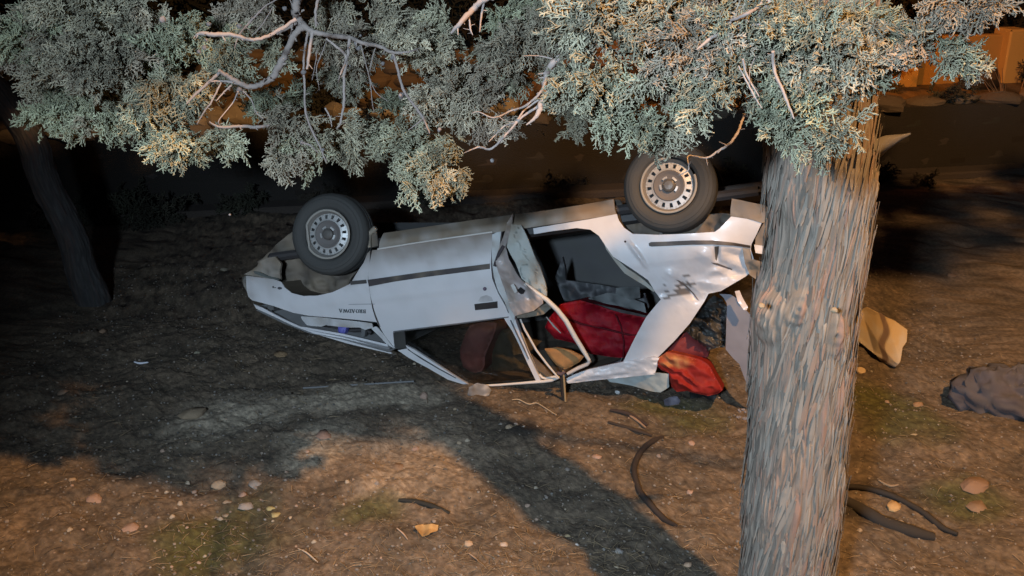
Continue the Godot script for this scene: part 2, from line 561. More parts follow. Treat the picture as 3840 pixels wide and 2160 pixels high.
func lamp_post(called: String, foot: Vector3, head: Vector3, col: Color, energy: float, size: float, label: String, aim := Vector3.ZERO, cone := 0.0) -> void:
	var o := base(called, foot, label, "street lamp")
	var d := head - foot
	var mb := MB.new()
	mb.tube([Vector3.ZERO, Vector3(0, 0.6, 0), Vector3(0, d.y - 0.5, 0), Vector3(0, d.y + 0.25, 0), Vector3(d.x * 0.5, d.y + 0.38, d.z * 0.5), Vector3(d.x, d.y + 0.3, d.z)], [0.09, 0.07, 0.05, 0.045, 0.04, 0.035], 12, Color(0.15, 0.15, 0.16))
	put("pole", mb, M.plastic, o)
	var hd := MB.new()
	hd.lathe(Transform3D(Basis(Vector3.RIGHT, PI / 2), Vector3(d.x, d.y + 0.12, d.z)), [Vector2(0.0, -0.22), Vector2(0.09, -0.2), Vector2(0.24, -0.05), Vector2(0.25, 0.0), Vector2(0.0, 0.005)], 20, Color(0.2, 0.2, 0.21))
	put("lamp_hood", hd, M.plastic, o)
	var bulb := MB.new()
	var prof := []
	for i in 9:
		var a := PI * i / 8.0
		prof.append(Vector2(sin(a), -cos(a)) * size)
	bulb.lathe(Transform3D(Basis(), d), prof, 16, Color.WHITE)
	put("lamp_bulb", bulb, glow(called + "_glow", col, 6.0), o)
	var l: Light3D
	if cone > 0.0:
		var sp := SpotLight3D.new()
		sp.spot_angle = cone
		sp.spot_angle_attenuation = 0.85
		sp.spot_range = 60.0
		sp.spot_attenuation = 2.0
		l = sp
	else:
		var om := OmniLight3D.new()
		om.omni_range = 60.0
		om.omni_attenuation = 2.0
		l = om
	l.name = "lamp_light"
	l.light_color = col
	l.light_energy = energy
	l.light_size = size
	l.shadow_enabled = true
	o.add_child(l)
	l.position = d
	if cone > 0.0:
		l.look_at_from_position(head, aim)

# ---------- trees ----------
func lerp_table(tab: Array, y: float) -> Vector3:
	# rows of [height, x, z, radius], from low to high
	for i in tab.size() - 1:
		var a: Array = tab[i]
		var b: Array = tab[i + 1]
		if y <= b[0] or i == tab.size() - 2:
			var t: float = clampf((y - a[0]) / (b[0] - a[0]), 0.0, 1.3)
			t = t * t * (3 - 2 * t) if t <= 1.0 else t
			return Vector3(lerpf(a[1], b[1], t), lerpf(a[2], b[2], t), lerpf(a[3], b[3], t))
	return Vector3.ZERO

func trunk_mesh(tab: Array, y0: float, y1: float, segs: int, rows: int, depth: float, knots: Array, tone: Color) -> MB:
	var mb := MB.new()
	var pos := []
	for j in rows + 1:
		var y := lerpf(y0, y1, float(j) / rows)
		var c := lerp_table(tab, y)
		for k in segs:
			var a := TAU * k / segs
			var tw := a + 0.16 * y + 0.05 * sin(y * 3.0)
			var fx := cos(tw) * 0.19
			var fz := sin(tw) * 0.19
			var wav := noise.get_noise_3d(fx * 90.0, y * 22.0, fz * 90.0)
			var s := bark.get_noise_3d(fx * 3000.0 + wav * 130.0, y * 190.0, fz * 3000.0 + wav * 60.0)
			var s2 := bark.get_noise_3d(fx * 6500.0 + wav * 200.0, y * 700.0, fz * 6500.0 + 77.0)
			var qx := fx * 6200.0 + wav * 420.0 + 70.0 * s
			var qz := fz * 6200.0 - wav * 330.0
			var cell := cells.get_noise_3d(qx, y * 430.0 + 90.0 * wav + 30.0 * s, qz)
			var edge := edges.get_noise_3d(qx, y * 430.0 + 90.0 * wav + 30.0 * s, qz)
			var strip := clampf(0.5 * cell + 0.9 * clampf(edge * 2.2 + 1.0, -1.0, 0.75), -1.0, 1.0)
			var big := noise.get_noise_3d(fx * 150.0, y * 30.0, fz * 150.0)
			var r: float = c.z * (1.0 + 0.07 * big) + depth * (0.8 * strip + 0.35 * s2)
			for kn in knots:
				var da := wrapf(a - kn[1], -PI, PI) * c.z
				var dy: float = y - kn[0]
				var dd := Vector2(da / kn[2], dy / (kn[2] * 1.25)).length()
				r += kn[3] * (exp(-dd * dd * 1.4) - 0.55 * exp(-dd * dd * 9.0))
				r += kn[3] * 0.15 * sin(dd * 9.0) * exp(-dd * dd * 0.8)
			pos.append([Vector3(c.x + cos(a) * r, y, c.y + sin(a) * r), strip, s2, wav, big, cell])
	for j in rows + 1:
		for k in segs:
			var i := j * segs + k
			var l: Vector3 = pos[j * segs + (k + segs - 1) % segs][0]
			var rr: Vector3 = pos[j * segs + (k + 1) % segs][0]
			var u: Vector3 = pos[mini(j + 1, rows) * segs + k][0]
			var d: Vector3 = pos[maxi(j - 1, 0) * segs + k][0]
			var no := (u - d).cross(rr - l).normalized()
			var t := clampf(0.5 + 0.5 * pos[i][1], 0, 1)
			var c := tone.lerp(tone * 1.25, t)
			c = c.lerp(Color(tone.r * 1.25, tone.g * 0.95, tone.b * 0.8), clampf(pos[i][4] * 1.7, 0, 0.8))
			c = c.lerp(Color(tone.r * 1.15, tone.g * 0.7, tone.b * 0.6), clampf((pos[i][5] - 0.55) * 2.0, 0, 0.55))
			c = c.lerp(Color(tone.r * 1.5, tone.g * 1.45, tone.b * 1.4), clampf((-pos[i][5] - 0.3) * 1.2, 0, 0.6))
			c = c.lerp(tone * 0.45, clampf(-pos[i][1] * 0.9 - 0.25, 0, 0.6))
			mb.vert(pos[i][0], no, c)
	for j in rows:
		for k in segs:
			var k2 := (k + 1) % segs
			mb.face(j * segs + k, j * segs + k2, (j + 1) * segs + k)
			mb.face((j + 1) * segs + k, j * segs + k2, (j + 1) * segs + k2)
	return mb

func smooth_path(pts: Array, rad: Array, per: int) -> Array:
	var out_p := []
	var out_r := []
	for i in pts.size() - 1:
		var p0: Vector3 = pts[maxi(i - 1, 0)]
		var p1: Vector3 = pts[i]
		var p2: Vector3 = pts[i + 1]
		var p3: Vector3 = pts[mini(i + 2, pts.size() - 1)]
		for s in per:
			var t := float(s) / per
			out_p.append(p1.cubic_interpolate(p2, p0, p3, t))
			out_r.append(lerpf(rad[i], rad[i + 1], t))
	out_p.append(pts[-1])
	out_r.append(rad[-1])
	return [out_p, out_r]

func branch(rows: Array, tone: Color, parent: Node3D, sides := 9) -> void:
	# rows of [point, width in metres]
	var p := []
	var r := []
	var zz := 0.0
	for row in rows:
		p.append(row[0] + Vector3(0, 0, zz))
		r.append(row[1] * 0.5)
		zz = rng.randf_range(-0.035, 0.035)
	var sm := smooth_path(p, r, 7)
	for i in sm[0].size():
		if i > 0 and i < sm[0].size() - 1:
			sm[0][i] += Vector3(rng.randf_range(-1, 1), rng.randf_range(-1, 1), rng.randf_range(-1, 1)) * sm[1][i] * 0.22
	var mb := MB.new()
	mb.tube(sm[0], sm[1], sides, tone * rng.randf_range(0.85, 1.15), 0.16, rng)
	# short spurs and scars
	for i in range(2, sm[0].size() - 1, 3):
		if rng.randf() < 0.55:
			var dir := Vector3(rng.randf_range(-1, 1), rng.randf_range(-1, 0.4), rng.randf_range(-1, 1)).normalized()
			var q: Vector3 = sm[0][i]
			var rr: float = sm[1][i]
			mb.tube([q, q + dir * (rr + rng.randf_range(0.004, 0.022))], [rr * 0.5, rr * 0.22], 5, tone)
	put("branch", mb, M.bark, parent)

func spray_mesh(g: RandomNumberGenerator, deep: float) -> ArrayMesh:
	# one tuft of scale-leaf twigs, 1 unit long, growing along +y: a bent stem with forking side twigs
	var mb := MB.new()
	var leaf := Color(1, 1, 1)
	var stem := Color(0.8, 0.7, 0.6)
	var pts := []
	var bend := g.randf_range(-0.25, 0.25)
	for i in 5:
		var t := i / 4.0
		pts.append(Vector3(bend * t * t, t, g.randf_range(-0.1, 0.1) * t))
	mb.tube(pts, [0.04, 0.04, 0.042, 0.042, 0.028], 3, stem)
	var turn := g.randf() * TAU
	for i in 8:
		var t := 0.12 + 0.84 * i / 7.0
		var o: Vector3 = (pts[int(t * 4.0)] as Vector3).lerp(pts[mini(int(t * 4.0) + 1, 4)], fmod(t * 4.0, 1.0))
		turn += PI + g.randf_range(-deep, deep)
		var ln := (0.5 * (1.0 - 0.5 * t) + 0.05) * g.randf_range(0.7, 1.25)
		var out := Vector3(cos(turn), 0, sin(turn))
		var d := (out * g.randf_range(0.6, 1.0) + Vector3(0, 0.75, 0)).normalized()
		var e := o + d * ln
		var m := o + d * ln * 0.5 + out * 0.03
		mb.tube([o, m, e], [0.04, 0.044, 0.026], 3, leaf * g.randf_range(0.85, 1.1))
		var side := d.cross(Vector3(g.randf_range(-1, 1), g.randf_range(-0.3, 0.3), g.randf_range(-1, 1))).normalized()
		for k in 3:
			var q := o.lerp(e, 0.35 + 0.26 * k)
			side = -side
			var d2 := (d * 0.75 + side * 0.8 + Vector3(g.randf_range(-0.3, 0.3), g.randf_range(-0.2, 0.3), g.randf_range(-0.3, 0.3))).normalized()
			var l2 := (0.2 - 0.03 * k) * g.randf_range(0.7, 1.3)
			mb.tube([q, q + d2 * l2], [0.042, 0.026], 3, leaf * g.randf_range(0.85, 1.15))
	return mb.mesh()

func foliage(parent: Node3D, clumps: Array, sprays: Array, density: float, length: float, seed_: int) -> void:
	var g := RandomNumberGenerator.new()
	g.seed = seed_
	var lists := []
	for s in sprays:
		lists.append([[], []])
	for cl in clumps:
		var ctr: Vector3 = cl[0]
		var rx: float = cl[1]
		var ry: float = cl[2]
		var tone: float = cl[3] if cl.size() > 3 else 1.0
		var rz := (rx + ry) * 0.42
		var cnt := int(density * (rx * ry + rz * (rx + ry) * 0.5) / 0.00032)
		var axis := Vector3(g.randf_range(-0.5, 0.5), -0.55, g.randf_range(0.0, 0.6)).normalized()
		var green := g.randf_range(-0.06, 0.08)
		var per := 13
		for i in maxi(1, cnt / per):
			var d := Vector3(g.randfn(), g.randfn(), g.randfn()).normalized()
			var rr := pow(g.randf(), 0.4)
			var p := ctr + Vector3(d.x * rx, d.y * ry, d.z * rz) * rr * 0.9
			var way := (d * 0.7 + axis * 0.7 + Vector3(g.randf_range(-1, 1), g.randf_range(-1, 1), g.randf_range(-1, 1)) * 0.4).normalized()
			var tt := tone * g.randf_range(0.62, 1.3)
			var dry := clampf(g.randfn() * 0.3 - 0.3, 0.0, 0.8)
			for j in per:
				var y := (way + Vector3(g.randfn(), g.randfn(), g.randfn()) * 0.55).normalized()
				var x := y.cross(Vector3(g.randf_range(-1, 1), g.randf_range(-1, 1), g.randf_range(-1, 1)))
				if x.length() < 0.05:
					continue
				x = x.normalized()
				var s := length * g.randf_range(0.55, 1.3)
				var k := g.randi() % sprays.size()
				var q := p + Vector3(g.randfn(), g.randfn(), g.randfn()) * length * 0.3
				lists[k][0].append(Transform3D(Basis(x * s, y * s, x.cross(y) * s), q))
				var b := tt * g.randf_range(0.8, 1.2)
				var c := Color(0.31 * b * (1.0 - green * 0.6), 0.288 * b * (1.0 + green), 0.2 * b)
				lists[k][1].append(c.lerp(Color(0.36, 0.27, 0.2) * b, dry))
	for k in sprays.size():
		var mm := MultiMesh.new()
		mm.transform_format = MultiMesh.TRANSFORM_3D
		mm.use_colors = true
		mm.mesh = sprays[k]
		mm.instance_count = lists[k][0].size()
		for i in lists[k][0].size():
			mm.set_instance_transform(i, lists[k][0][i])
			mm.set_instance_color(i, lists[k][1][i])
		var mi := MultiMeshInstance3D.new()
		mi.multimesh = mm
		mi.material_override = M.leaf
		mi.name = "foliage"
		mi.set_meta("kind", "stuff")
		parent.add_child(mi, true)

func make_trees() -> void:
	var tone := Color(0.225, 0.2, 0.165)
	var o := base("juniper_tree", Vector3(1.16, 0, -3.35), "tall juniper with shaggy grey bark standing in front of the car's tail", "tree")
	var off := -o.position
	# trunk: height, x, z, radius
	var tab: Array = [[-0.1, -0.01, 0.0, 0.235], [0.25, -0.015, 0.0, 0.2], [0.57, -0.035, 0.0, 0.186], [0.86, -0.045, 0.0, 0.198], [1.12, -0.055, 0.0, 0.188], [1.38, -0.07, 0.0, 0.192], [1.63, -0.083, 0.0, 0.19], [1.93, -0.062, 0.0, 0.178], [2.15, -0.085, 0.0, 0.186], [2.43, -0.116, 0.0, 0.182], [3.0, -0.16, 0.0, 0.17], [5.2, -0.25, 0.1, 0.11]]
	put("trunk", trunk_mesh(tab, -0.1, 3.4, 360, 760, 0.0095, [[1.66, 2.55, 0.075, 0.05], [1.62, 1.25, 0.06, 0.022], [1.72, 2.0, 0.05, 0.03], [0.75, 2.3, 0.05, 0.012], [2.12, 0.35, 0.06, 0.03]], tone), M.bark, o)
	var fl := MB.new()
	for i in 4:
		var y0 := -0.5 + i * 0.25
		var w0: float = [0.25, 0.5, 0.46, 0.36][i]
		var w1: float = [0.5, 0.46, 0.36, 0.1][i]
		var c0: float = [0.0, 0.05, 0.03, 0.12][i]
		var c1: float = [0.05, 0.03, 0.12, 0.35][i]
		for sd in [-1.0, 1.0]:
			fl.flat([Vector3(0, y0, c0 + 0.1), Vector3(w0 * sd, y0, c0), Vector3(w1 * sd, y0 + 0.25, c1), Vector3(0, y0 + 0.25, c1 + 0.1)], Color.WHITE, Vector3(0.35 * sd, 0, 1))
			fl.flat([Vector3(0, y0, c0 + 0.02), Vector3(w0 * sd, y0, c0 - 0.02), Vector3(w1 * sd, y0 + 0.25, c1 - 0.02), Vector3(0, y0 + 0.25, c1 + 0.02)], Color.WHITE, Vector3(0, 0, -1))
	var flm := MultiMesh.new()
	flm.transform_format = MultiMesh.TRANSFORM_3D
	flm.use_colors = true
	flm.mesh = fl.mesh()
	flm.instance_count = 2000
	var fg := RandomNumberGenerator.new()
	fg.seed = 31
	for i in 2000:
		var y := fg.randf_range(0.3, 3.0)
		var a := fg.randf() * TAU
		var c := lerp_table(tab, y)
		var outw := Vector3(cos(a), 0, sin(a))
		var tilt := fg.randfn() * 0.08 - 0.1
		var along := (Vector3.UP + Vector3(-sin(a), 0, cos(a)) * tilt).normalized() * (1.0 if fg.randf() < 0.6 else -1.0)
		var sidew := along.cross(outw).normalized()
		var ln := fg.randf_range(0.05, 0.2)
		var wd := fg.randf_range(0.006, 0.019)
		flm.set_instance_transform(i, Transform3D(Basis(sidew * wd, along * ln, outw * fg.randf_range(0.006, 0.02)), Vector3(c.x, y, c.y) + outw * (c.z + fg.randf_range(-0.003, 0.004))))
		var b := fg.randf_range(0.86, 1.16)
		var col := tone * b
		if fg.randf() < 0.22:
			col = Color(tone.r * b, tone.g * 0.82 * b, tone.b * 0.75 * b)
		elif fg.randf() < 0.15:
			col = tone * 0.55
		flm.set_instance_color(i, col)
	var fli := MultiMeshInstance3D.new()
	fli.multimesh = flm
	fli.material_override = M.bark
	fli.name = "bark_flakes"
	fli.set_meta("kind", "stuff")
	o.add_child(fli)
	var upper := MB.new()
	upper.tube([Vector3(-0.17, 3.3, 0), Vector3(-0.2, 4.2, 0.05), Vector3(-0.25, 5.2, 0.1)], [0.17, 0.13, 0.08], 24, tone)
	put("upper_trunk", upper, M.bark, o)
	# broken stub on the right flank
	var stub := MB.new()
	var sp := [Vector3(1.276, 2.222, -3.464), Vector3(1.329, 2.253, -3.476), Vector3(1.376, 2.271, -3.483), Vector3(1.41, 2.282, -3.487)]
	var sps := []
	for q in sp: sps.append(q + off + Vector3(0, 0, 0.04))
	stub.tube(sps, [0.04, 0.022, 0.011, 0.003], 6, tone * 0.55, 0.5, rng)
	put("broken_stub", stub, M.bark, o)
	for q in [Vector3(0.831, 1.789, -3.041), Vector3(1.074, 1.775, -3.036)]:
		var kn := MB.new()
		kn.rock(q + off, Vector3(0.014, 0.01, 0.012), Color(0.3, 0.24, 0.16), rng, rng.randf() * 3.0, 0.15)
		put("cut_knot", kn, M.bark, o)
	var grey := Color(0.26, 0.22, 0.195)
	var rows_all := [
		[[Vector3(-0.801, 2.879, -3.893), 0.053], [Vector3(-0.8, 2.789, -3.859), 0.042], [Vector3(-0.801, 2.731, -3.836), 0.034], [Vector3(-0.806, 2.673, -3.814), 0.031], [Vector3(-0.809, 2.64, -3.802), 0.027], [Vector3(-0.779, 2.614, -3.791), 0.026]],
		[[Vector3(-0.779, 2.614, -3.791), 0.027], [Vector3(-0.814, 2.587, -3.781), 0.025], [Vector3(-0.839, 2.533, -3.761), 0.024], [Vector3(-0.858, 2.496, -3.746), 0.026], [Vector3(-0.889, 2.451, -3.729), 0.026], [Vector3(-0.916, 2.422, -3.718), 0.022], [Vector3(-0.969, 2.404, -3.711), 0.02], [Vector3(-1.022, 2.41, -3.713), 0.019], [Vector3(-1.061, 2.434, -3.723), 0.018], [Vector3(-1.092, 2.463, -3.734), 0.012]],
		[[Vector3(-0.779, 2.616, -3.792), 0.026], [Vector3(-0.739, 2.597, -3.785), 0.02], [Vector3(-0.682, 2.583, -3.779), 0.018], [Vector3(-0.616, 2.572, -3.776), 0.018], [Vector3(-0.563, 2.562, -3.772), 0.015], [Vector3(-0.497, 2.542, -3.764), 0.014], [Vector3(-0.448, 2.525, -3.757), 0.012], [Vector3(-0.386, 2.529, -3.759), 0.008], [Vector3(-0.342, 2.537, -3.762), 0.004]],
		[[Vector3(-0.703, 2.689, -3.301), 0.014], [Vector3(-0.776, 2.646, -3.284), 0.011], [Vector3(-0.826, 2.63, -3.278), 0.011], [Vector3(-0.872, 2.631, -3.279), 0.012], [Vector3(-0.918, 2.64, -3.282), 0.013], [Vector3(-0.972, 2.642, -3.283), 0.015], [Vector3(-1.014, 2.646, -3.284), 0.013], [Vector3(-1.041, 2.633, -3.279), 0.005]],
		[[Vector3(-0.807, 2.627, -3.791), 0.013], [Vector3(-0.844, 2.608, -3.784), 0.016], [Vector3(-0.875, 2.594, -3.778), 0.014]],
		[[Vector3(-0.76, 2.608, -3.784), 0.011], [Vector3(-0.769, 2.542, -3.759), 0.009], [Vector3(-0.78, 2.476, -3.733), 0.008], [Vector3(-0.782, 2.394, -3.702), 0.008], [Vector3(-0.769, 2.316, -3.672), 0.008], [Vector3(-0.747, 2.234, -3.64), 0.008], [Vector3(-0.721, 2.188, -3.623), 0.007], [Vector3(-0.696, 2.137, -3.603), 0.004]],
		[[Vector3(-0.609, 2.571, -3.772), 0.012], [Vector3(-0.615, 2.509, -3.748), 0.011], [Vector3(-0.624, 2.443, -3.723), 0.011], [Vector3(-0.626, 2.357, -3.69), 0.01], [Vector3(-0.637, 2.287, -3.663), 0.008], [Vector3(-0.655, 2.258, -3.652), 0.005]],
		[[Vector3(-0.445, 2.524, -3.751), 0.011], [Vector3(-0.43, 2.46, -3.727), 0.01], [Vector3(-0.403, 2.39, -3.7), 0.011], [Vector3(-0.377, 2.345, -3.683), 0.01], [Vector3(-0.337, 2.291, -3.662), 0.01], [Vector3(-0.306, 2.248, -3.646), 0.005]],
		[[Vector3(-0.337, 2.289, -3.661), 0.006], [Vector3(-0.359, 2.271, -3.654), 0.005], [Vector3(-0.39, 2.248, -3.646), 0.003]],
		[[Vector3(-0.567, 2.554, -3.765), 0.004], [Vector3(-0.54, 2.476, -3.735), 0.004], [Vector3(-0.532, 2.418, -3.713), 0.004], [Vector3(-0.523, 2.357, -3.69), 0.003], [Vector3(-0.513, 2.318, -3.674), 0.002]],
		[[Vector3(-0.512, 2.538, -3.761), 0.004], [Vector3(-0.525, 2.492, -3.744), 0.004], [Vector3(-0.533, 2.439, -3.723), 0.003], [Vector3(-0.51, 2.385, -3.703), 0.003], [Vector3(-0.466, 2.348, -3.688), 0.002]],
		[[Vector3(-0.69, 2.575, -3.771), 0.004], [Vector3(-0.712, 2.513, -3.748), 0.004], [Vector3(-0.733, 2.468, -3.73), 0.004], [Vector3(-0.724, 2.423, -3.713), 0.003], [Vector3(-0.726, 2.386, -3.699), 0.002]],
		[[Vector3(-0.73, 2.53, -3.756), 0.004], [Vector3(-0.741, 2.484, -3.738), 0.003], [Vector3(-0.748, 2.427, -3.716), 0.002]],
		[[Vector3(-0.866, 2.715, -3.825), 0.004], [Vector3(-0.923, 2.686, -3.814), 0.005], [Vector3(-0.963, 2.649, -3.8), 0.007], [Vector3(-0.994, 2.62, -3.789), 0.008], [Vector3(-1.02, 2.583, -3.774), 0.006], [Vector3(-1.036, 2.538, -3.757), 0.003]],
		[[Vector3(-0.835, 2.719, -3.826), 0.004], [Vector3(-0.818, 2.662, -3.804), 0.004], [Vector3(-0.82, 2.608, -3.784), 0.004], [Vector3(-0.837, 2.573, -3.77), 0.002]],
		[[Vector3(-0.896, 2.682, -3.817), 0.004], [Vector3(-0.929, 2.624, -3.795), 0.004], [Vector3(-0.975, 2.581, -3.779), 0.002]],
		[[Vector3(-1.091, 2.456, -3.725), 0.012], [Vector3(-1.135, 2.419, -3.711), 0.011], [Vector3(-1.188, 2.374, -3.694), 0.01], [Vector3(-1.219, 2.343, -3.682), 0.004]],
		[[Vector3(-1.089, 2.418, -3.713), 0.007], [Vector3(-1.122, 2.353, -3.688), 0.007], [Vector3(-1.153, 2.316, -3.674), 0.006], [Vector3(-1.186, 2.268, -3.656), 0.002]],
		[[Vector3(-1.05, 2.408, -3.71), 0.007], [Vector3(-1.079, 2.385, -3.702), 0.006], [Vector3(-1.107, 2.354, -3.69), 0.003]],
		[[Vector3(-1.127, 2.422, -3.716), 0.006], [Vector3(-1.083, 2.418, -3.714), 0.009], [Vector3(-1.03, 2.408, -3.71), 0.01]],
		[[Vector3(-0.891, 2.469, -3.216), 0.005], [Vector3(-0.918, 2.429, -3.201), 0.004], [Vector3(-0.95, 2.386, -3.185), 0.003], [Vector3(-0.954, 2.367, -3.177), 0.002]],
		[[Vector3(-1.007, 2.39, -3.7), 0.006], [Vector3(-0.981, 2.353, -3.686), 0.005], [Vector3(-0.959, 2.32, -3.673), 0.004], [Vector3(-0.926, 2.293, -3.663), 0.002]],
		[[Vector3(-1.133, 2.281, -3.66), 0.004], [Vector3(-1.091, 2.264, -3.654), 0.01], [Vector3(-1.025, 2.264, -3.654), 0.012], [Vector3(-0.959, 2.26, -3.652), 0.013], [Vector3(-0.913, 2.264, -3.654), 0.007]],
		[[Vector3(-0.648, 2.754, -3.433), 0.01], [Vector3(-0.657, 2.702, -3.413), 0.01], [Vector3(-0.662, 2.654, -3.395), 0.008]],
		[[Vector3(-0.68, 2.63, -3.439), 0.011], [Vector3(-0.688, 2.566, -3.414), 0.012], [Vector3(-0.7, 2.514, -3.394), 0.008]],
		[[Vector3(-0.641, 2.605, -3.483), 0.007], [Vector3(-0.601, 2.579, -3.473), 0.009], [Vector3(-0.576, 2.541, -3.458), 0.01], [Vector3(-0.588, 2.495, -3.44), 0.007], [Vector3(-0.605, 2.461, -3.427), 0.005]],
		[[Vector3(-0.699, 2.33, -3.677), 0.007], [Vector3(-0.681, 2.295, -3.664), 0.006], [Vector3(-0.674, 2.264, -3.652), 0.004]],
		[[Vector3(-0.791, 2.209, -3.631), 0.008], [Vector3(-0.76, 2.197, -3.626), 0.007], [Vector3(-0.723, 2.178, -3.619), 0.004]],
		[[Vector3(-0.027, 2.816, -2.653), 0.017], [Vector3(-0.073, 2.803, -2.648), 0.015], [Vector3(-0.101, 2.78, -2.639), 0.016], [Vector3(-0.132, 2.751, -2.628), 0.013], [Vector3(-0.157, 2.723, -2.618), 0.006]],
		[[Vector3(-0.072, 2.803, -2.648), 0.006], [Vector3(-0.08, 2.764, -2.633), 0.006], [Vector3(-0.083, 2.728, -2.619), 0.003]],
		[[Vector3(-0.111, 2.76, -2.632), 0.005], [Vector3(-0.108, 2.734, -2.622), 0.005], [Vector3(-0.102, 2.718, -2.616), 0.002]],
		[[Vector3(0.161, 2.692, -2.606), 0.006], [Vector3(0.126, 2.669, -2.597), 0.015], [Vector3(0.102, 2.65, -2.589), 0.017], [Vector3(0.091, 2.62, -2.578), 0.016], [Vector3(0.085, 2.591, -2.567), 0.017], [Vector3(0.077, 2.555, -2.553), 0.019], [Vector3(0.063, 2.523, -2.541), 0.011], [Vector3(0.037, 2.503, -2.533), 0.003]],
		[[Vector3(0.09, 2.617, -2.555), 0.008], [Vector3(0.07, 2.585, -2.543), 0.006], [Vector3(0.035, 2.552, -2.531), 0.006], [Vector3(-0.003, 2.533, -2.523), 0.005], [Vector3(-0.045, 2.527, -2.521), 0.004], [Vector3(-0.086, 2.541, -2.526), 0.003], [Vector3(-0.103, 2.536, -2.524), 0.001]],
		[[Vector3(0.076, 2.561, -2.577), 0.006], [Vector3(0.032, 2.529, -2.564), 0.005], [Vector3(0.008, 2.506, -2.556), 0.004], [Vector3(-0.021, 2.486, -2.548), 0.004], [Vector3(-0.061, 2.455, -2.536), 0.002]],
		[[Vector3(0.074, 2.549, -2.551), 0.008], [Vector3(0.028, 2.519, -2.539), 0.006], [Vector3(-0.01, 2.484, -2.526), 0.006], [Vector3(-0.052, 2.451, -2.513), 0.006], [Vector3(-0.087, 2.44, -2.509), 0.005], [Vector3(-0.123, 2.435, -2.507), 0.002]],
		[[Vector3(0.105, 2.661, -2.594), 0.004], [Vector3(0.067, 2.666, -2.596), 0.003], [Vector3(0.03, 2.671, -2.598), 0.002]],
		[[Vector3(0.144, 2.676, -2.599), 0.003], [Vector3(0.116, 2.699, -2.608), 0.003], [Vector3(0.164, 2.725, -2.618), 0.003]],
		[[Vector3(0.609, 2.547, -2.497), 0.004], [Vector3(0.594, 2.525, -2.488), 0.006], [Vector3(0.576, 2.5, -2.478), 0.007], [Vector3(0.552, 2.472, -2.468), 0.007], [Vector3(0.525, 2.447, -2.458), 0.006], [Vector3(0.495, 2.43, -2.451), 0.005], [Vector3(0.453, 2.431, -2.452), 0.004], [Vector3(0.446, 2.409, -2.443), 0.003], [Vector3(0.427, 2.388, -2.435), 0.002]],
		[[Vector3(0.541, 2.854, -2.143), 0.013], [Vector3(0.535, 2.831, -2.134), 0.013], [Vector3(0.524, 2.81, -2.126), 0.014], [Vector3(0.529, 2.782, -2.115), 0.005]],
		[[Vector3(0.532, 2.858, -2.145), 0.005], [Vector3(0.517, 2.833, -2.135), 0.006], [Vector3(0.482, 2.819, -2.13), 0.008], [Vector3(0.453, 2.8, -2.122), 0.005]],
		[[Vector3(0.458, 2.801, -2.123), 0.005], [Vector3(0.443, 2.782, -2.115), 0.008], [Vector3(0.413, 2.764, -2.108), 0.008], [Vector3(0.387, 2.747, -2.102), 0.003]],
		[[Vector3(0.519, 2.797, -2.121), 0.005], [Vector3(0.487, 2.789, -2.118), 0.004], [Vector3(0.456, 2.782, -2.115), 0.001]],
		[[Vector3(0.47, 2.718, -2.07), 0.003], [Vector3(0.485, 2.689, -2.058), 0.004], [Vector3(0.497, 2.664, -2.049), 0.004], [Vector3(0.511, 2.642, -2.04), 0.001]],
		[[Vector3(0.504, 2.734, -2.076), 0.002], [Vector3(0.495, 2.709, -2.066), 0.002], [Vector3(0.489, 2.688, -2.058), 0.001]],
		[[Vector3(0.536, 2.749, -2.06), 0.007], [Vector3(0.545, 2.711, -2.045), 0.007], [Vector3(0.555, 2.669, -2.029), 0.007], [Vector3(0.575, 2.623, -2.011), 0.003]],
		[[Vector3(0.474, 2.734, -2.054), 0.005], [Vector3(0.487, 2.699, -2.041), 0.005], [Vector3(0.504, 2.665, -2.028), 0.002]],
	]
	for rows in rows_all:
		var shifted := []
		for row in rows:
			shifted.append([row[0] + off, row[1]])
		branch(shifted, grey, o)
	# limbs that carry all this from the trunk, above the picture
	for ends in [[Vector3(0.0, 3.1, 0.0), Vector3(-0.9, 3.42, 0.1), Vector3(-1.55, 3.2, 0.2), [Vector3(-0.801, 2.871, -3.89)][0] + off], [Vector3(-0.15, 4.5, 0.0), Vector3(-0.3, 4.5, 0.6), Vector3(-0.6, 3.7, 1.15), [Vector3(0.541, 2.851, -2.142)][0] + off], [Vector3(-0.9, 3.42, 0.1), Vector3(-1.05, 3.2, 0.35), [Vector3(-0.027, 2.813, -2.652)][0] + off], [Vector3(0, 3.3, 0), Vector3(0.8, 3.9, 0.5), Vector3(1.6, 4.2, 0.9)], [Vector3(-0.15, 3.8, 0), Vector3(-1.2, 4.5, 0.2), Vector3(-2.6, 4.7, 0.6)]]:
		var rows := []
		for i in ends.size():
			rows.append([ends[i], lerpf(0.05, 0.022, float(i) / (ends.size() - 1))])
		branch(rows, tone, o, 12)
	# round cones
	var cone_variants := []
	for i in 3:
		var cm := MB.new()
		cm.rock(Vector3.ZERO, Vector3.ONE, Color(0.15, 0.14, 0.135), rng, 0.0, 0.14)
		cone_variants.append(cm.mesh())
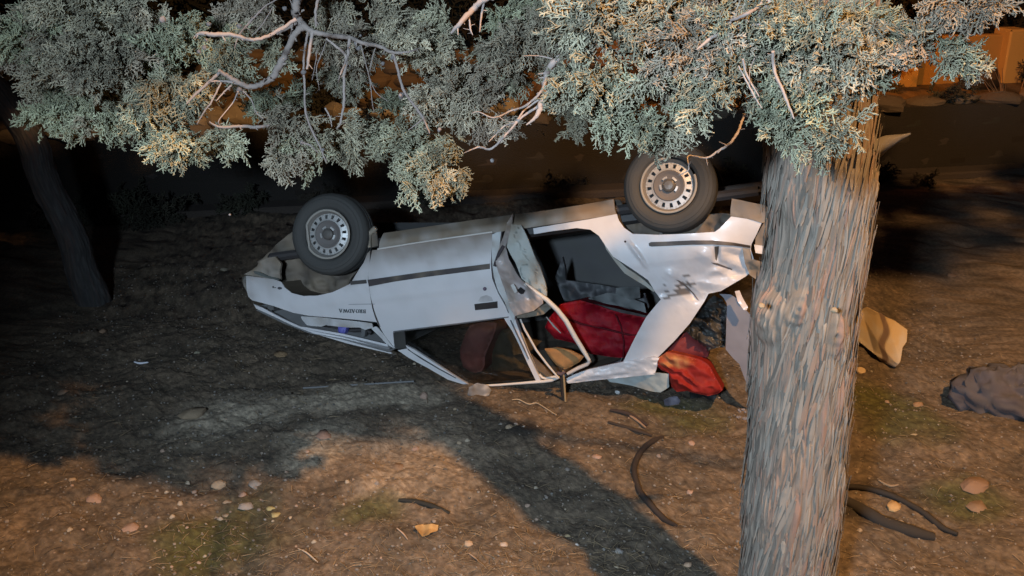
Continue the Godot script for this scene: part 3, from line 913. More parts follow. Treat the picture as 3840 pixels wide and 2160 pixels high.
	for cset in [[[Vector3(-0.853, 2.677, -3.819), 0.01], [Vector3(-0.583, 2.556, -3.772), 0.011], [Vector3(-0.576, 2.537, -3.765), 0.01], [Vector3(-0.484, 2.483, -3.745), 0.008], [Vector3(-0.448, 2.504, -3.752), 0.01], [Vector3(-1.023, 2.391, -3.709), 0.012], [Vector3(-0.782, 2.455, -3.734), 0.011], [Vector3(-0.415, 2.371, -3.702), 0.013], [Vector3(-0.788, 2.207, -3.639), 0.01], [Vector3(-0.709, 2.182, -3.629), 0.007], [Vector3(-0.607, 2.475, -3.741), 0.004], [Vector3(-0.711, 2.154, -3.618), 0.004], [Vector3(-1.023, 2.615, -3.795), 0.01], [Vector3(-1.137, 2.622, -3.798), 0.009], [Vector3(-1.146, 2.566, -3.776), 0.007], [Vector3(-1.153, 2.539, -3.766), 0.01], [Vector3(-1.173, 2.525, -3.76), 0.009], [Vector3(-0.568, 2.582, -3.783), 0.005]], [[Vector3(0.094, 2.58, -2.531), 0.007], [Vector3(0.068, 2.58, -2.531), 0.006], [Vector3(-0.051, 2.422, -2.47), 0.006], [Vector3(-0.286, 2.577, -2.529), 0.005], [Vector3(-0.186, 2.495, -2.498), 0.006]], [[Vector3(-1.067, 2.71, -3.095), 0.011], [Vector3(-0.861, 2.153, -2.881), 0.004]]]:
		for c in cset:
			var ci := MeshInstance3D.new()
			ci.mesh = cone_variants[rng.randi() % 3]
			ci.material_override = M.bark
			ci.position = c[0] + off
			ci.scale = Vector3.ONE * c[1]
			ci.rotation = Vector3(rng.randf() * 6, rng.randf() * 6, 0)
			ci.name = "seed_cone"
			o.add_child(ci, true)
	var sprays := []
	for i in 4:
		sprays.append(spray_mesh(rng, 0.5 + 0.4 * i))
	var clumps := []
	var near: Array = [[Vector3(-2.094, 2.533, -4.334), 0.222, 0.128], [Vector3(-1.826, 2.592, -4.41), 0.328, 0.121], [Vector3(-2.171, 2.439, -4.351), 0.121, 0.078], [Vector3(-1.987, 2.269, -4.339), 0.148, 0.14], [Vector3(-1.975, 2.183, -4.199), 0.094, 0.068], [Vector3(-1.753, 2.231, -4.218), 0.188, 0.111], [Vector3(-1.615, 2.366, -4.216), 0.202, 0.126], [Vector3(-1.411, 2.505, -4.162), 0.132, 0.123], [Vector3(-1.393, 2.203, -3.939), 0.136, 0.112], [Vector3(-1.345, 2.128, -3.91), 0.08, 0.048], [Vector3(-1.212, 2.133, -4.073), 0.067, 0.058], [Vector3(-0.89, 2.094, -3.951), 0.032, 0.032], [Vector3(-0.972, 2.056, -3.936), 0.089, 0.045], [Vector3(-0.869, 2.105, -4.009), 0.099, 0.066], [Vector3(-0.72, 2.136, -4.02), 0.132, 0.079], [Vector3(-0.318, 2.038, -3.876), 0.176, 0.067], [Vector3(-0.392, 2.121, -4.015), 0.164, 0.082], [Vector3(-0.553, 2.146, -4.131), 0.084, 0.067], [Vector3(-0.23, 2.296, -4.135), 0.2, 0.117], [Vector3(-0.382, 2.517, -4.06), 0.144, 0.08], [Vector3(-0.273, 2.587, -4.14), 0.097, 0.073], [Vector3(-0.54, 2.605, -4.2), 0.115, 0.074], [Vector3(0.003, 2.429, -4.24), 0.16, 0.101], [Vector3(-0.148, 2.35, -4.21), 0.101, 0.101], [Vector3(0.108, 2.571, -4.455), 0.227, 0.105], [Vector3(-0.08, 2.203, -4.1), 0.067, 0.063], [Vector3(-0.781, 2.613, -4.364), 0.085, 0.068], [Vector3(-0.996, 2.498, -4.213), 0.05, 0.058], [Vector3(-1.286, 2.524, -4.491), 0.088, 0.088], [Vector3(-1.158, 2.577, -4.565), 0.125, 0.08], [Vector3(-0.729, 2.477, -4.526), 0.107, 0.089]]
	for c in near:
		clumps.append([c[0] + off, c[1], c[2], 1.32])
	var right: Array = [[Vector3(0.191, 2.78, -2.297), 0.108, 0.072], [Vector3(0.173, 2.653, -2.248), 0.081, 0.059], [Vector3(0.272, 2.607, -2.23), 0.086, 0.059], [Vector3(0.343, 2.55, -2.262), 0.069, 0.037], [Vector3(0.242, 2.53, -2.361), 0.043, 0.021], [Vector3(0.338, 2.771, -2.379), 0.131, 0.07], [Vector3(0.417, 2.749, -2.188), 0.104, 0.074], [Vector3(0.413, 2.667, -2.136), 0.077, 0.047], [Vector3(0.517, 2.779, -2.221), 0.105, 0.07], [Vector3(0.504, 2.672, -2.244), 0.04, 0.063], [Vector3(0.653, 2.799, -2.186), 0.146, 0.069], [Vector3(0.658, 2.729, -2.148), 0.128, 0.047], [Vector3(0.84, 2.738, -2.206), 0.105, 0.039], [Vector3(0.958, 2.721, -2.22), 0.07, 0.026], [Vector3(1.024, 2.711, -2.217), 0.04, 0.012], [Vector3(0.616, 2.612, -2.136), 0.061, 0.065], [Vector3(0.676, 2.571, -2.12), 0.039, 0.039], [Vector3(0.581, 2.571, -2.12), 0.03, 0.03], [Vector3(0.982, 2.836, -2.19), 0.077, 0.027], [Vector3(0.777, 2.785, -2.245), 0.079, 0.044], [Vector3(0.345, 2.686, -2.207), 0.07, 0.053], [Vector3(0.759, 2.69, -2.209), 0.062, 0.022], [Vector3(0.567, 2.679, -2.14), 0.043, 0.034], [Vector3(0.443, 2.628, -2.142), 0.039, 0.019]]
	for c in right:
		clumps.append([c[0] + off, c[1], c[2], 0.8])
	foliage(o, clumps.slice(near.size()), sprays, 5.2, 0.046, 91)
	clumps = clumps.slice(0, near.size())
	var back: Array = [[Vector3(0.235, 2.148, -4.378), 0.062, 0.068], [Vector3(0.066, 2.526, -3.988), 0.158, 0.126], [Vector3(-0.675, 2.511, -3.982), 0.11, 0.095], [Vector3(-0.864, 2.247, -3.881), 0.095, 0.063], [Vector3(0.271, 2.659, -4.039), 0.158, 0.095], [Vector3(-1.112, 2.483, -4.079), 0.097, 0.065], [Vector3(-1.368, 2.364, -3.926), 0.189, 0.095], [Vector3(-1.046, 2.222, -4.407), 0.124, 0.057], [Vector3(-0.726, 2.33, -4.448), 0.107, 0.071], [Vector3(-1.265, 2.321, -4.338), 0.078, 0.052], [Vector3(-0.494, 2.214, -4.404), 0.071, 0.053], [Vector3(-1.715, 2.467, -3.965), 0.236, 0.11]]
	for c in back:
		clumps.append([c[0] + off, c[1], c[2], 0.85])
	foliage(o, clumps, sprays, 2.5, 0.06, 77)
	# added crown clumps out of view, set on lamp rays to shape the shade
	var g := RandomNumberGenerator.new()
	g.seed = 5
	var high := []
	var lampp := Vector3(3.1, 9.0, 0.08)
	for i in 5000:
		var tgt := Vector3(g.randf_range(-7.5, 1.6), 0, g.randf_range(-10.5, -4.7))
		if i % 16 == 0:
			tgt = Vector3(g.randf_range(1.6, 7.0), 0, g.randf_range(-13.0, -8.8))
		if i % 5 == 1:
			tgt = Vector3(g.randf_range(-1.9, 0.0), 2.5, g.randf_range(-4.0, -3.5))
		var h := g.randf_range(4.0, 6.0)
		var a := tgt.lerp(lampp, (h - tgt.y) / (lampp.y - tgt.y))
		var rr := g.randf_range(0.12, 0.3)
		var foot := lampp + (a - lampp) * lampp.y / (lampp.y - a.y)
		var big := (rr * 1.1 + 0.09) * lampp.y / (lampp.y - a.y)
		var spoils := false
		for k in 8:
			var e := foot + Vector3(cos(k * PI / 4), 0, sin(k * PI / 4)) * big
			# soil and car tail kept lit: clumps that would shade them are dropped
			if (e.z > -4.8 + 0.12 * sin(e.x * 5.0) and e.z < 0.0) or (e.x > -1.2 and e.z > -5.45 and e.x < 0.2) or (e.x > 0.15 and e.z > -7.2 and e.x < 4.5) or Vector2(e.x + 1.36, e.z + 5.9).length() < 0.25:
				spoils = true
		if not spoils and high.size() < 260:
			high.append([a + off, rr, rr * 0.72, 0.9])
	for tgt in [Vector3(0.72, 1.12, -5.9), Vector3(0.95, 1.0, -5.8)]:  # two more added clumps that shade the rear quarter
		high.append([tgt.lerp(lampp, 0.42) + off, 0.1, 0.09, 0.9])
	foliage(o, high, sprays, 0.3, 0.17, 78)
	# second tree, far left
	var t2 := base("leaning_tree", Vector3(-3.52, 0, -7.6), "dark slender leaning tree trunk at the left edge behind the foliage", "tree")
	var tb := [[-0.1, 0.05, 0.0, 0.15], [0.4, -0.03, 0.0, 0.125], [1.2, -0.22, 0.0, 0.115], [2.2, -0.62, 0.0, 0.11], [3.5, -1.3, 0.0, 0.1], [5.0, -1.5, 0.1, 0.06]]
	put("trunk", trunk_mesh(tb, -0.1, 5.0, 90, 220, 0.01, [[0.5, 1.0, 0.06, 0.02]], Color(0.06, 0.06, 0.06)), M.bark, t2)
	var cr2 := []
	for i in 24:
		cr2.append([Vector3(g.randf_range(-2.6, 0.6), g.randf_range(3.2, 5.4), g.randf_range(-1.2, 1.2)), 0.45, 0.35, 0.8])
	foliage(t2, cr2, sprays, 0.15, 0.21, 79)

# ---------- the car ----------
# Car axes: x runs from nose to tail, y from roof to sill (the car lies on its roof), z out of the visible side.
# The rear wheel's centre is the origin of the part meshes.

func body(v: float) -> float:
	if v > -0.62:
		return -0.05 * pow((v + 0.33) / 0.3, 2)
	return -0.05 * pow(0.29 / 0.3, 2) + 0.35 * (v + 0.62)

func gauss(u: float, v: float, cu: float, cv: float, ru: float, rv: float) -> float:
	return exp(-(pow((u - cu) / ru, 2) + pow((v - cv) / rv, 2)))

func fold(u: float, v: float, a: Vector2, b: Vector2, wd: float) -> float:
	# 1 on the segment a b, falling off sharply: a crease in sheet metal
	var p := Vector2(u, v)
	var t := clampf((p - a).dot(b - a) / (b - a).length_squared(), 0, 1)
	var d := p.distance_to(a.lerp(b, t))
	return maxf(0.0, 1.0 - d / wd) * sin(PI * clampf(t * 0.9 + 0.05, 0, 1))

func skin(u: float, v: float) -> float:
	var z := body(v)
	# slow waves of a battered panel
	z += 0.003 * noise.get_noise_2d(u * 120.0, v * 140.0)
	# swage lines along the doors
	var l1 := v + 0.475 - 0.01 * u
	z += 0.004 * (smoothstep(-0.012, 0.012, l1) - 1.0)
	return z

var cr_q: Array = []

func quarter(u: float, v: float) -> float:
	var z := skin(u, v)
	z -= 0.05 * gauss(u, v, 0.18, -0.62, 0.22, 0.12)
	z -= 0.07 * gauss(u, v, 0.5, -0.5, 0.16, 0.14)
	z += 0.014 * gauss(u, v, 0.3, -0.42, 0.14, 0.07)
	z += 0.012 * gauss(u, v, -0.02, -0.62, 0.12, 0.06)
	z -= 0.03 * gauss(u, v, 0.62, -0.2, 0.12, 0.12)
	for f in cr_q:
		z += f[3] * fold(u, v, f[0], f[1], f[2])
	var m := gauss(u, v, 0.12, -0.66, 0.28, 0.16) + 0.8 * gauss(u, v, 0.55, -0.52, 0.2, 0.14)
	z += m * (0.006 * noise.get_noise_2d(u * 400.0, v * 400.0) + 0.004 * absf(noise.get_noise_2d(u * 700.0 + 4.0, v * 700.0)))
	return z

func white(u: float, v: float) -> Color:
	var c := Color(0.63, 0.63, 0.64)
	var dust := Color(0.17, 0.13, 0.09)
	var n1 := fine.get_noise_2d(u * 300.0, v * 300.0)
	var n2 := noise.get_noise_2d(u * 120.0, v * 120.0)
	var w := 0.0
	if u < -1.0:
		w = smoothstep(-0.42 + 0.05 * n2, -0.06, v + 0.06 * n1) * 0.95
		w = maxf(w, 0.85 * gauss(u, v, -2.0, -0.1, 0.11, 0.18))
	w = maxf(w, 0.05 + 0.06 * n2 + 0.08 * n1)
	if u < -1.95:
		w = maxf(w, 0.3 * smoothstep(-0.5, -0.26, v + 0.12 * n1) * (0.7 + n1 + n2))
	return c.lerp(dust, clampf(w, 0.03, 0.95))

func white_quarter(u: float, v: float) -> Color:
	var c := Color(0.63, 0.63, 0.64)
	var n1 := fine.get_noise_2d(u * 420.0, v * 420.0)
	var n2 := noise.get_noise_2d(u * 200.0, v * 420.0)
	var dust := clampf(0.05 + 0.1 * n2 + 0.1 * n1, 0.02, 0.5)
	dust = maxf(dust, 0.6 * smoothstep(-0.14, -0.03, v) * (0.6 + n1))
	c = c.lerp(Color(0.23, 0.18, 0.125), dust)
	# scraped bare and torn at the crushed joint of the pillar and at the tail
	var m := 1.05 * gauss(u, v, -0.03, -0.655, 0.17, 0.08) + 0.9 * gauss(u, v, 0.52, -0.58, 0.16, 0.05) + 0.5 * gauss(u, v, 0.42, -0.42, 0.06, 0.05)
	var scr := fine.get_noise_2d(u * 500.0, v * 1400.0)
	if scr * 1.3 + m > 1.0:
		c = c.lerp(Color(0.1, 0.085, 0.07), 0.85)
	return c

func plain_col(c: Color, amount := 0.3) -> Callable:
	return func(u: float, v: float) -> Color: return c * (1.0 + amount * 2.0 * fine.get_noise_2d(u * 380.0, v * 380.0))

func dusty(base_c: Color, amount: float) -> Callable:
	return func(u: float, v: float) -> Color: return base_c.lerp(Color(0.22, 0.175, 0.125), clampf(amount + 0.9 * fine.get_noise_2d(u * 260.0, v * 260.0), 0, 1))

func level(z: float, wob := 0.0) -> Callable:
	return func(u: float, v: float) -> float: return z + wob * noise.get_noise_2d(u * 260.0, v * 260.0)

func on_skin(rise: float) -> Callable:
	return func(u: float, v: float) -> float: return skin(u, v) + rise

func on_quarter(rise: float) -> Callable:
	return func(u: float, v: float) -> float: return quarter(u, v) + rise

func edge_dist(p: Vector2, poly: Array) -> float:
	var best := 9.0
	for i in poly.size():
		var q := Geometry2D.get_closest_point_to_segment(p, poly[i], poly[(i + 1) % poly.size()])
		best = minf(best, p.distance_to(q))
	return best

func pillow(poly: Array, z: float, r: float, folds := 0.0, dir := Vector2(1, 0), slope := Vector2.ZERO) -> Callable:
	# a padded front: rounded at the edges, with soft folds that run along dir
	return func(u: float, v: float) -> float:
		var d := minf(edge_dist(Vector2(u, v), poly), r)
		var k := sqrt(maxf(0.0, r * r - (r - d) * (r - d)))
		var s := u * dir.y - v * dir.x
		var f := folds * (0.6 - 1.6 * absf(sin(s * 42.0 + 2.2 * noise.get_noise_2d(u * 200.0, v * 200.0)))) * clampf(d / r, 0, 1) * (0.6 + 0.8 * noise.get_noise_2d(u * 260.0, v * 90.0 + 60.0))
		return z - r + k + f + slope.x * u + slope.y * v + 0.4 * r * noise.get_noise_2d(u * 230.0 + 40.0, v * 230.0)

func carpart(called: String, mb: MB, m: Material, parent: Node3D = null) -> MeshInstance3D:
	var o := put(called, mb, m, car if parent == null else parent)
	if parent == null:
		o.position = -Vector3(-1.1, -1.18, -0.25)
	return o

func sheet(called: String, outline: Array, zf: Callable, th: float, cf: Callable, m: Material, parent: Node3D = null, cell := 0.035) -> MeshInstance3D:
	var mb := MB.new()
	mb.panel(outline, zf, th, cf, cell)
	return carpart(called, mb, m, parent)

func wheel(centre: Vector3, r: float, rim_r: float, tilt: Basis, bent: float, gap: Vector2) -> Node3D:
	var w := Node3D.new()
	w.name = "wheel"
	car.add_child(w, true)
	w.position = centre + Vector3(1.1, 1.18, 0.25)
	w.basis = tilt
	var t := MB.new()
	var prof := [Vector2(rim_r * 0.98, -0.035), Vector2(rim_r * 1.01, -0.012), Vector2(rim_r * 1.1, 0.002), Vector2(lerpf(rim_r, r, 0.45), 0.01), Vector2(lerpf(rim_r, r, 0.62), 0.008), Vector2(lerpf(rim_r, r, 0.64), 0.004), Vector2(lerpf(rim_r, r, 0.8), -0.004), Vector2(r * 0.965, -0.02), Vector2(r * 0.99, -0.034), Vector2(r, -0.05), Vector2(r, -0.078), Vector2(r * 0.975, -0.08), Vector2(r * 0.975, -0.087), Vector2(r, -0.089), Vector2(r, -0.118), Vector2(r * 0.975, -0.12), Vector2(r * 0.975, -0.127), Vector2(r, -0.129), Vector2(r * 0.985, -0.165), Vector2(r * 0.9, -0.185), Vector2(rim_r, -0.18)]
	t.lathe(Transform3D(), prof, 72, Color(0.062, 0.06, 0.058))
	put("tyre", t, M.rubber, w)
	var pale := Color(0.34, 0.32, 0.28)
	# outer rim flange; one flat where it has been bent in
	var ring := MB.new()
	var pts := []
	var rad := []
	for i in 73:
		var a := TAU * i / 72.0
		var rr := rim_r * 0.955
		var flat_lim := rr * (1.0 - bent)
		var p := Vector3(cos(a) * rr, sin(a) * rr, 0.004)
		if bent > 0.0 and -p.x > flat_lim:
			p.x = -flat_lim
		if gap.y > gap.x and a > gap.x and a < gap.y:
			if pts.size() > 1:
				ring.tube(pts, rad, 8, pale)
			pts = []
			rad = []
			continue
		pts.append(p)
		rad.append(0.0082)
	if pts.size() > 1:
		ring.tube(pts, rad, 8, pale)
	put("trim_ring", ring, M.dusty_metal, w)
	var rim := MB.new()
	var steel := Color(0.52, 0.52, 0.5)
	var dark := Color(0.15, 0.14, 0.13)
	rim.lathe(Transform3D(), [Vector2(rim_r * 0.93, 0.0), Vector2(rim_r * 0.85, -0.016), Vector2(rim_r * 0.82, -0.03)], 60, Color(0.17, 0.16, 0.145))
	rim.lathe(Transform3D(), [Vector2(rim_r * 0.56, -0.012), Vector2(rim_r * 0.52, -0.006), Vector2(rim_r * 0.4, -0.016), Vector2(rim_r * 0.3, -0.018), Vector2(0.0, -0.02)], 48, dark)
	rim.lathe(Transform3D(), [Vector2(rim_r * 0.82, -0.05), Vector2(0.0, -0.052)], 48, Color(0.02, 0.02, 0.02))
	put("rim_disc", rim, M.dusty_metal, w)
	for i in 16:                                    # the bright lands between the sixteen slots
		var a := TAU * (i + 0.5) / 16.0
		var d := Vector3(cos(a), sin(a), 0)
		var e := Vector3(-sin(a), cos(a), 0)
		var s := MB.new()
		var r0 := rim_r * 0.55
		var r1 := rim_r * 0.84
		s.flat([d * r0 + e * r0 * 0.125 + Vector3(0, 0, -0.012), d * r0 - e * r0 * 0.125 + Vector3(0, 0, -0.012), d * r1 - e * r1 * 0.115 + Vector3(0, 0, -0.026), d * r1 + e * r1 * 0.115 + Vector3(0, 0, -0.026)], steel, Vector3(0, 0, 1))
		for sg in [-1.0, 1.0]:
			s.flat([d * r0 + e * r0 * 0.125 * sg + Vector3(0, 0, -0.012), d * r1 + e * r1 * 0.115 * sg + Vector3(0, 0, -0.026), d * r1 + e * r1 * 0.115 * sg + Vector3(0, 0, -0.05), d * r0 + e * r0 * 0.125 * sg + Vector3(0, 0, -0.05)], steel * 0.7, e * sg)
		put("rim_spoke", s, M.bright_metal, w)
	var slotring := MB.new()
	slotring.lathe(Transform3D(), [Vector2(rim_r * 0.845, -0.0262), Vector2(rim_r * 0.77, -0.0225)], 60, steel * 0.75)
	slotring.lathe(Transform3D(), [Vector2(rim_r * 0.62, -0.0145), Vector2(rim_r * 0.545, -0.0112)], 60, steel * 0.8)
	put("slot_ring", slotring, M.bright_metal, w)
	var hub := MB.new()
	hub.lathe(Transform3D(), [Vector2(rim_r * 0.24, -0.018), Vector2(rim_r * 0.22, 0.0), Vector2(rim_r * 0.15, 0.008), Vector2(0.0, 0.01)], 24, Color(0.14, 0.13, 0.12))
	for i in 5:
		var a := TAU * i / 5.0 + 0.4
		if i == 3:
			continue
		hub.lathe(Transform3D(), [Vector2(rim_r * 0.34, -0.014), Vector2(rim_r * 0.33, -0.006), Vector2(rim_r * 0.26, -0.004), Vector2(rim_r * 0.25, -0.014)], 6, Color(0.5, 0.5, 0.48), a, a + 0.62)
	put("hub_cap", hub, M.bright_metal, w)
	return w

func make_car() -> void:
	car = Node3D.new()
	car.name = numbered("overturned_car")
	var bs := Basis(Vector3(0.95871, 0.19985, 0.20230), Vector3(-0.12488, 0.93502, -0.33188), Vector3(-0.25548, 0.29292, 0.92137))
	car.transform = Transform3D(bs, Vector3(0.95852, 1.43927, -5.87380) + bs * Vector3(-1.1, -1.18, -0.25))
	add_child(car)
	tag(car, "white wrecked saloon car lying on its roof behind the juniper trunk", "car")
	cr_q = []
	var folds: Array = [Vector2(0.123, -0.415), Vector2(0.233, -0.514), Vector2(0.276, -0.44), Vector2(0.411, -0.502), Vector2(0.147, -0.573), Vector2(0.33, -0.538), Vector2(0.294, -0.602), Vector2(0.433, -0.596), Vector2(-0.024, -0.581), Vector2(0.095, -0.743), Vector2(0.253, -0.403), Vector2(0.231, -0.508), Vector2(0.228, -0.514), Vector2(0.377, -0.6), Vector2(-0.285, -0.306), Vector2(-0.183, -0.498), Vector2(-0.236, -0.376), Vector2(-0.206, -0.455), Vector2(0.069, -0.604), Vector2(0.302, -0.667), Vector2(-0.084, -0.522), Vector2(-0.012, -0.577), Vector2(-0.162, -0.66), Vector2(-0.086, -0.651), Vector2(0.403, -0.569), Vector2(0.45, -0.592)]
	var amp := [0.014, -0.02, 0.018, -0.02, -0.03, -0.035, -0.03, 0.018, 0.012, 0.02, 0.018, -0.015, -0.02]
	var wid := [0.05, 0.035, 0.03, 0.03, 0.045, 0.025, 0.04, 0.02, 0.015, 0.05, 0.05, 0.03, 0.03]
	for i in 13:
		cr_q.append([folds[i * 2], folds[i * 2 + 1], wid[i], amp[i]])

	# --- front wing
	var wing: Array = [Vector2(-2.955, -0.209), Vector2(-2.853, -0.233), Vector2(-2.747, -0.259), Vector2(-2.693, -0.283), Vector2(-2.672, -0.323), Vector2(-2.623, -0.368), Vector2(-2.54, -0.398), Vector2(-2.435, -0.407), Vector2(-2.322, -0.397), Vector2(-2.238, -0.373), Vector2(-2.19, -0.358), Vector2(-2.165, -0.336), Vector2(-2.122, -0.285), Vector2(-2.067, -0.224), Vector2(-2.039, -0.167), Vector2(-2.018, -0.153), Vector2(-2.03, -0.268), Vector2(-2.051, -0.389), Vector2(-2.052, -0.468), Vector2(-2.053, -0.536), Vector2(-2.053, -0.611), Vector2(-2.044, -0.664), Vector2(-2.051, -0.635), Vector2(-2.203, -0.601), Vector2(-2.419, -0.558), Vector2(-2.539, -0.535), Vector2(-2.644, -0.503), Vector2(-2.77, -0.444), Vector2(-2.877, -0.404), Vector2(-2.932, -0.384), Vector2(-2.956, -0.354), Vector2(-2.962, -0.312)]
	var fw := sheet("front_wing", wing, on_skin(0.0), 0.012, white, M.paint)
	sheet("trim_strip", [Vector2(-2.182, -0.337), Vector2(-2.062, -0.341), Vector2(-2.063, -0.366), Vector2(-2.177, -0.363)], on_skin(0.008), 0.012, dusty(Color(0.05, 0.045, 0.04), 0.15), M.plastic, fw)
	sheet("wing_swage", [Vector2(-2.22, -0.49), Vector2(-2.034, -0.507), Vector2(-2.036, -0.513), Vector2(-2.221, -0.496)], on_skin(0.003), 0.004, plain_col(Color(0.35, 0.35, 0.36)), M.paint, fw)
	sheet("scuff_mark", [Vector2(-2.762, -0.304), Vector2(-2.749, -0.305), Vector2(-2.754, -0.314), Vector2(-2.735, -0.315), Vector2(-2.735, -0.32), Vector2(-2.762, -0.317)], on_skin(0.002), 0.003, plain_col(Color(0.06, 0.06, 0.06)), M.rubber, fw)
	sheet("badge", [Vector2(-2.722, -0.318), Vector2(-2.706, -0.315), Vector2(-2.69, -0.324), Vector2(-2.694, -0.333), Vector2(-2.712, -0.334), Vector2(-2.724, -0.327)], on_skin(0.003), 0.004, plain_col(Color(0.07, 0.07, 0.08)), M.plastic, fw)
	var word := TextMesh.new()
	word.text = "BROADWA"
	var font := SystemFont.new()
	font.font_names = PackedStringArray(["Droid Serif"])
	font.font_weight = 700
	word.font = font
	word.font_size = 24
	word.pixel_size = 0.00148
	word.depth = 0.003
	var wm := MeshInstance3D.new()
	wm.mesh = word
	wm.material_override = mat("lettering", 0.5, 0.0, false, lin(0.03, 0.04, 0.045))
	wm.name = "lettering"
	fw.add_child(wm)
	var wp: Array = [Vector3(-2.202, -0.54, -0.021), Vector3(-2.3, -0.527, -0.017), Vector3(-2.105, -0.554, -0.024)]
	wm.position = wp[0]
	var wd: Vector3 = (wp[1] - wp[2]).normalized()
	wm.basis = Basis(wd, Vector3(0, 0, 1).cross(wd), Vector3(0, 0, 1)) * Basis(Vector3(1, 0, 0), -0.12)
	# inner wing, seen through the slot under the bonnet edge
	sheet("inner_wing", [Vector2(-2.628, -0.536), Vector2(-2.502, -0.556), Vector2(-2.274, -0.604), Vector2(-2.11, -0.639), Vector2(-2.102, -0.671), Vector2(-2.159, -0.68), Vector2(-2.201, -0.661), Vector2(-2.312, -0.649), Vector2(-2.447, -0.617), Vector2(-2.486, -0.625), Vector2(-2.586, -0.603), Vector2(-2.619, -0.564)], level(-0.1, 0.02), 0.01, dusty(Color(0.5, 0.5, 0.5), 0.25), M.dusty_metal)
	sheet("wiper_tray", [Vector2(-2.124, -0.67), Vector2(-2.08, -0.666), Vector2(-2.044, -0.715), Vector2(-1.974, -0.828), Vector2(-2.024, -0.792)], level(-0.11, 0.01), 0.012, dusty(Color(0.5, 0.5, 0.5), 0.1), M.paint)
	# --- bonnet, sprung open along its edge
	var bon := MB.new()
	bon.panel([Vector2(-2.931, -0.412), Vector2(-2.867, -0.445), Vector2(-2.724, -0.543), Vector2(-2.621, -0.605), Vector2(-2.563, -0.62), Vector2(-2.322, -0.69), Vector2(-2.026, -0.796), Vector2(-2.013, -0.867), Vector2(-2.312, -0.761), Vector2(-2.533, -0.666), Vector2(-2.669, -0.596), Vector2(-2.822, -0.5), Vector2(-2.918, -0.444)], on_skin(-0.01), 0.02, white, 0.035)
	var bo: Array = [Vector3(-2.947, -0.435, -0.06), Vector3(-2.744, -0.553, -0.06), Vector3(-2.571, -0.635, -0.06), Vector3(-2.319, -0.709, -0.06), Vector3(-1.999, -0.827, -0.06)]
	for i in bo.size() - 1:
		var a: Vector3 = bo[i]
		var b: Vector3 = bo[i + 1]
		var w1 := Vector3(0.06, 0.1, -1.35)
		for dy in [0.0, -0.02]:
			bon.flat([a + Vector3(0, dy, 0), b + Vector3(0, dy, 0), b + w1 + Vector3(0, dy, 0), a + w1 + Vector3(0, dy, 0)], Color(0.5, 0.5, 0.5), Vector3(0, 1.0 if dy == 0.0 else -1.0, 0))
	carpart("bonnet", bon, M.paint)
	# --- engine bay: dark mass, bottles and hoses between wing and bonnet
	var eng := MB.new()
	eng.box(Transform3D(Basis(), Vector3(-2.42, -0.36, -0.85)), Vector3(0.75, 0.36, 1.0), Color(0.02, 0.019, 0.018), 0.05)
	eng.box(Transform3D(Basis(), Vector3(-2.1, -0.55, -0.5)), Vector3(0.4, 0.2, 0.5), Color(0.03, 0.03, 0.03), 0.03)
	var hp: Array = [Vector3(-2.644, -0.6, -0.24), Vector3(-2.609, -0.628, -0.24), Vector3(-2.566, -0.641, -0.24), Vector3(-2.509, -0.647, -0.24), Vector3(-2.426, -0.653, -0.24), Vector3(-2.334, -0.68, -0.24), Vector3(-2.234, -0.685, -0.24), Vector3(-2.181, -0.713, -0.24)]
	eng.tube(hp, [0.02, 0.02, 0.02, 0.02, 0.018, 0.018, 0.016, 0.016], 8, Color(0.035, 0.03, 0.03))
	carpart("engine", eng, M.plastic)
	sheet("washer_bottle", [Vector2(-2.38, -0.641), Vector2(-2.361, -0.633), Vector2(-2.32, -0.645), Vector2(-2.332, -0.672), Vector2(-2.345, -0.703), Vector2(-2.382, -0.686), Vector2(-2.389, -0.666)], pillow([Vector2(-2.38, -0.641), Vector2(-2.361, -0.633), Vector2(-2.32, -0.645), Vector2(-2.332, -0.672), Vector2(-2.345, -0.703), Vector2(-2.382, -0.686), Vector2(-2.389, -0.666)], -0.13, 0.02), 0.05, plain_col(Color(0.13, 0.13, 0.46), 0.2), M.plastic, null, 0.01)
	sheet("relay_cover", [Vector2(-2.224, -0.671), Vector2(-2.194, -0.68), Vector2(-2.208, -0.734), Vector2(-2.238, -0.725)], level(-0.18, 0.01), 0.04, plain_col(Color(0.1, 0.1, 0.1)), M.plastic)
	# --- nose: lamp remains, valance
	var nose := MB.new()
	nose.box(Transform3D(Basis(), Vector3(-2.86, -0.33, -0.75)), Vector3(0.05, 0.3, 1.3), Color(0.12, 0.115, 0.11), 0.01)
	carpart("front_panel", nose, M.dusty_metal)
	sheet("headlamp", [Vector2(-3.004, -0.216), Vector2(-2.97, -0.206), Vector2(-2.979, -0.283), Vector2(-2.985, -0.317), Vector2(-3.004, -0.28), Vector2(-3.013, -0.244)], pillow([Vector2(-3.004, -0.216), Vector2(-2.97, -0.206), Vector2(-2.979, -0.283), Vector2(-2.985, -0.317), Vector2(-3.004, -0.28), Vector2(-3.013, -0.244)], -0.02, 0.02), 0.04, plain_col(Color(0.2, 0.18, 0.15), 0.5), M.plastic, null, 0.012)
	sheet("front_valance", [Vector2(-2.988, -0.197), Vector2(-2.919, -0.17), Vector2(-2.884, -0.151), Vector2(-2.873, -0.123), Vector2(-2.799, -0.103), Vector2(-2.747, -0.103), Vector2(-2.716, -0.154), Vector2(-2.733, -0.268), Vector2(-2.789, -0.255), Vector2(-2.895, -0.228)], level(-0.06, 0.05), 0.02, dusty(Color(0.3, 0.28, 0.25), 0.55), M.dusty_metal)
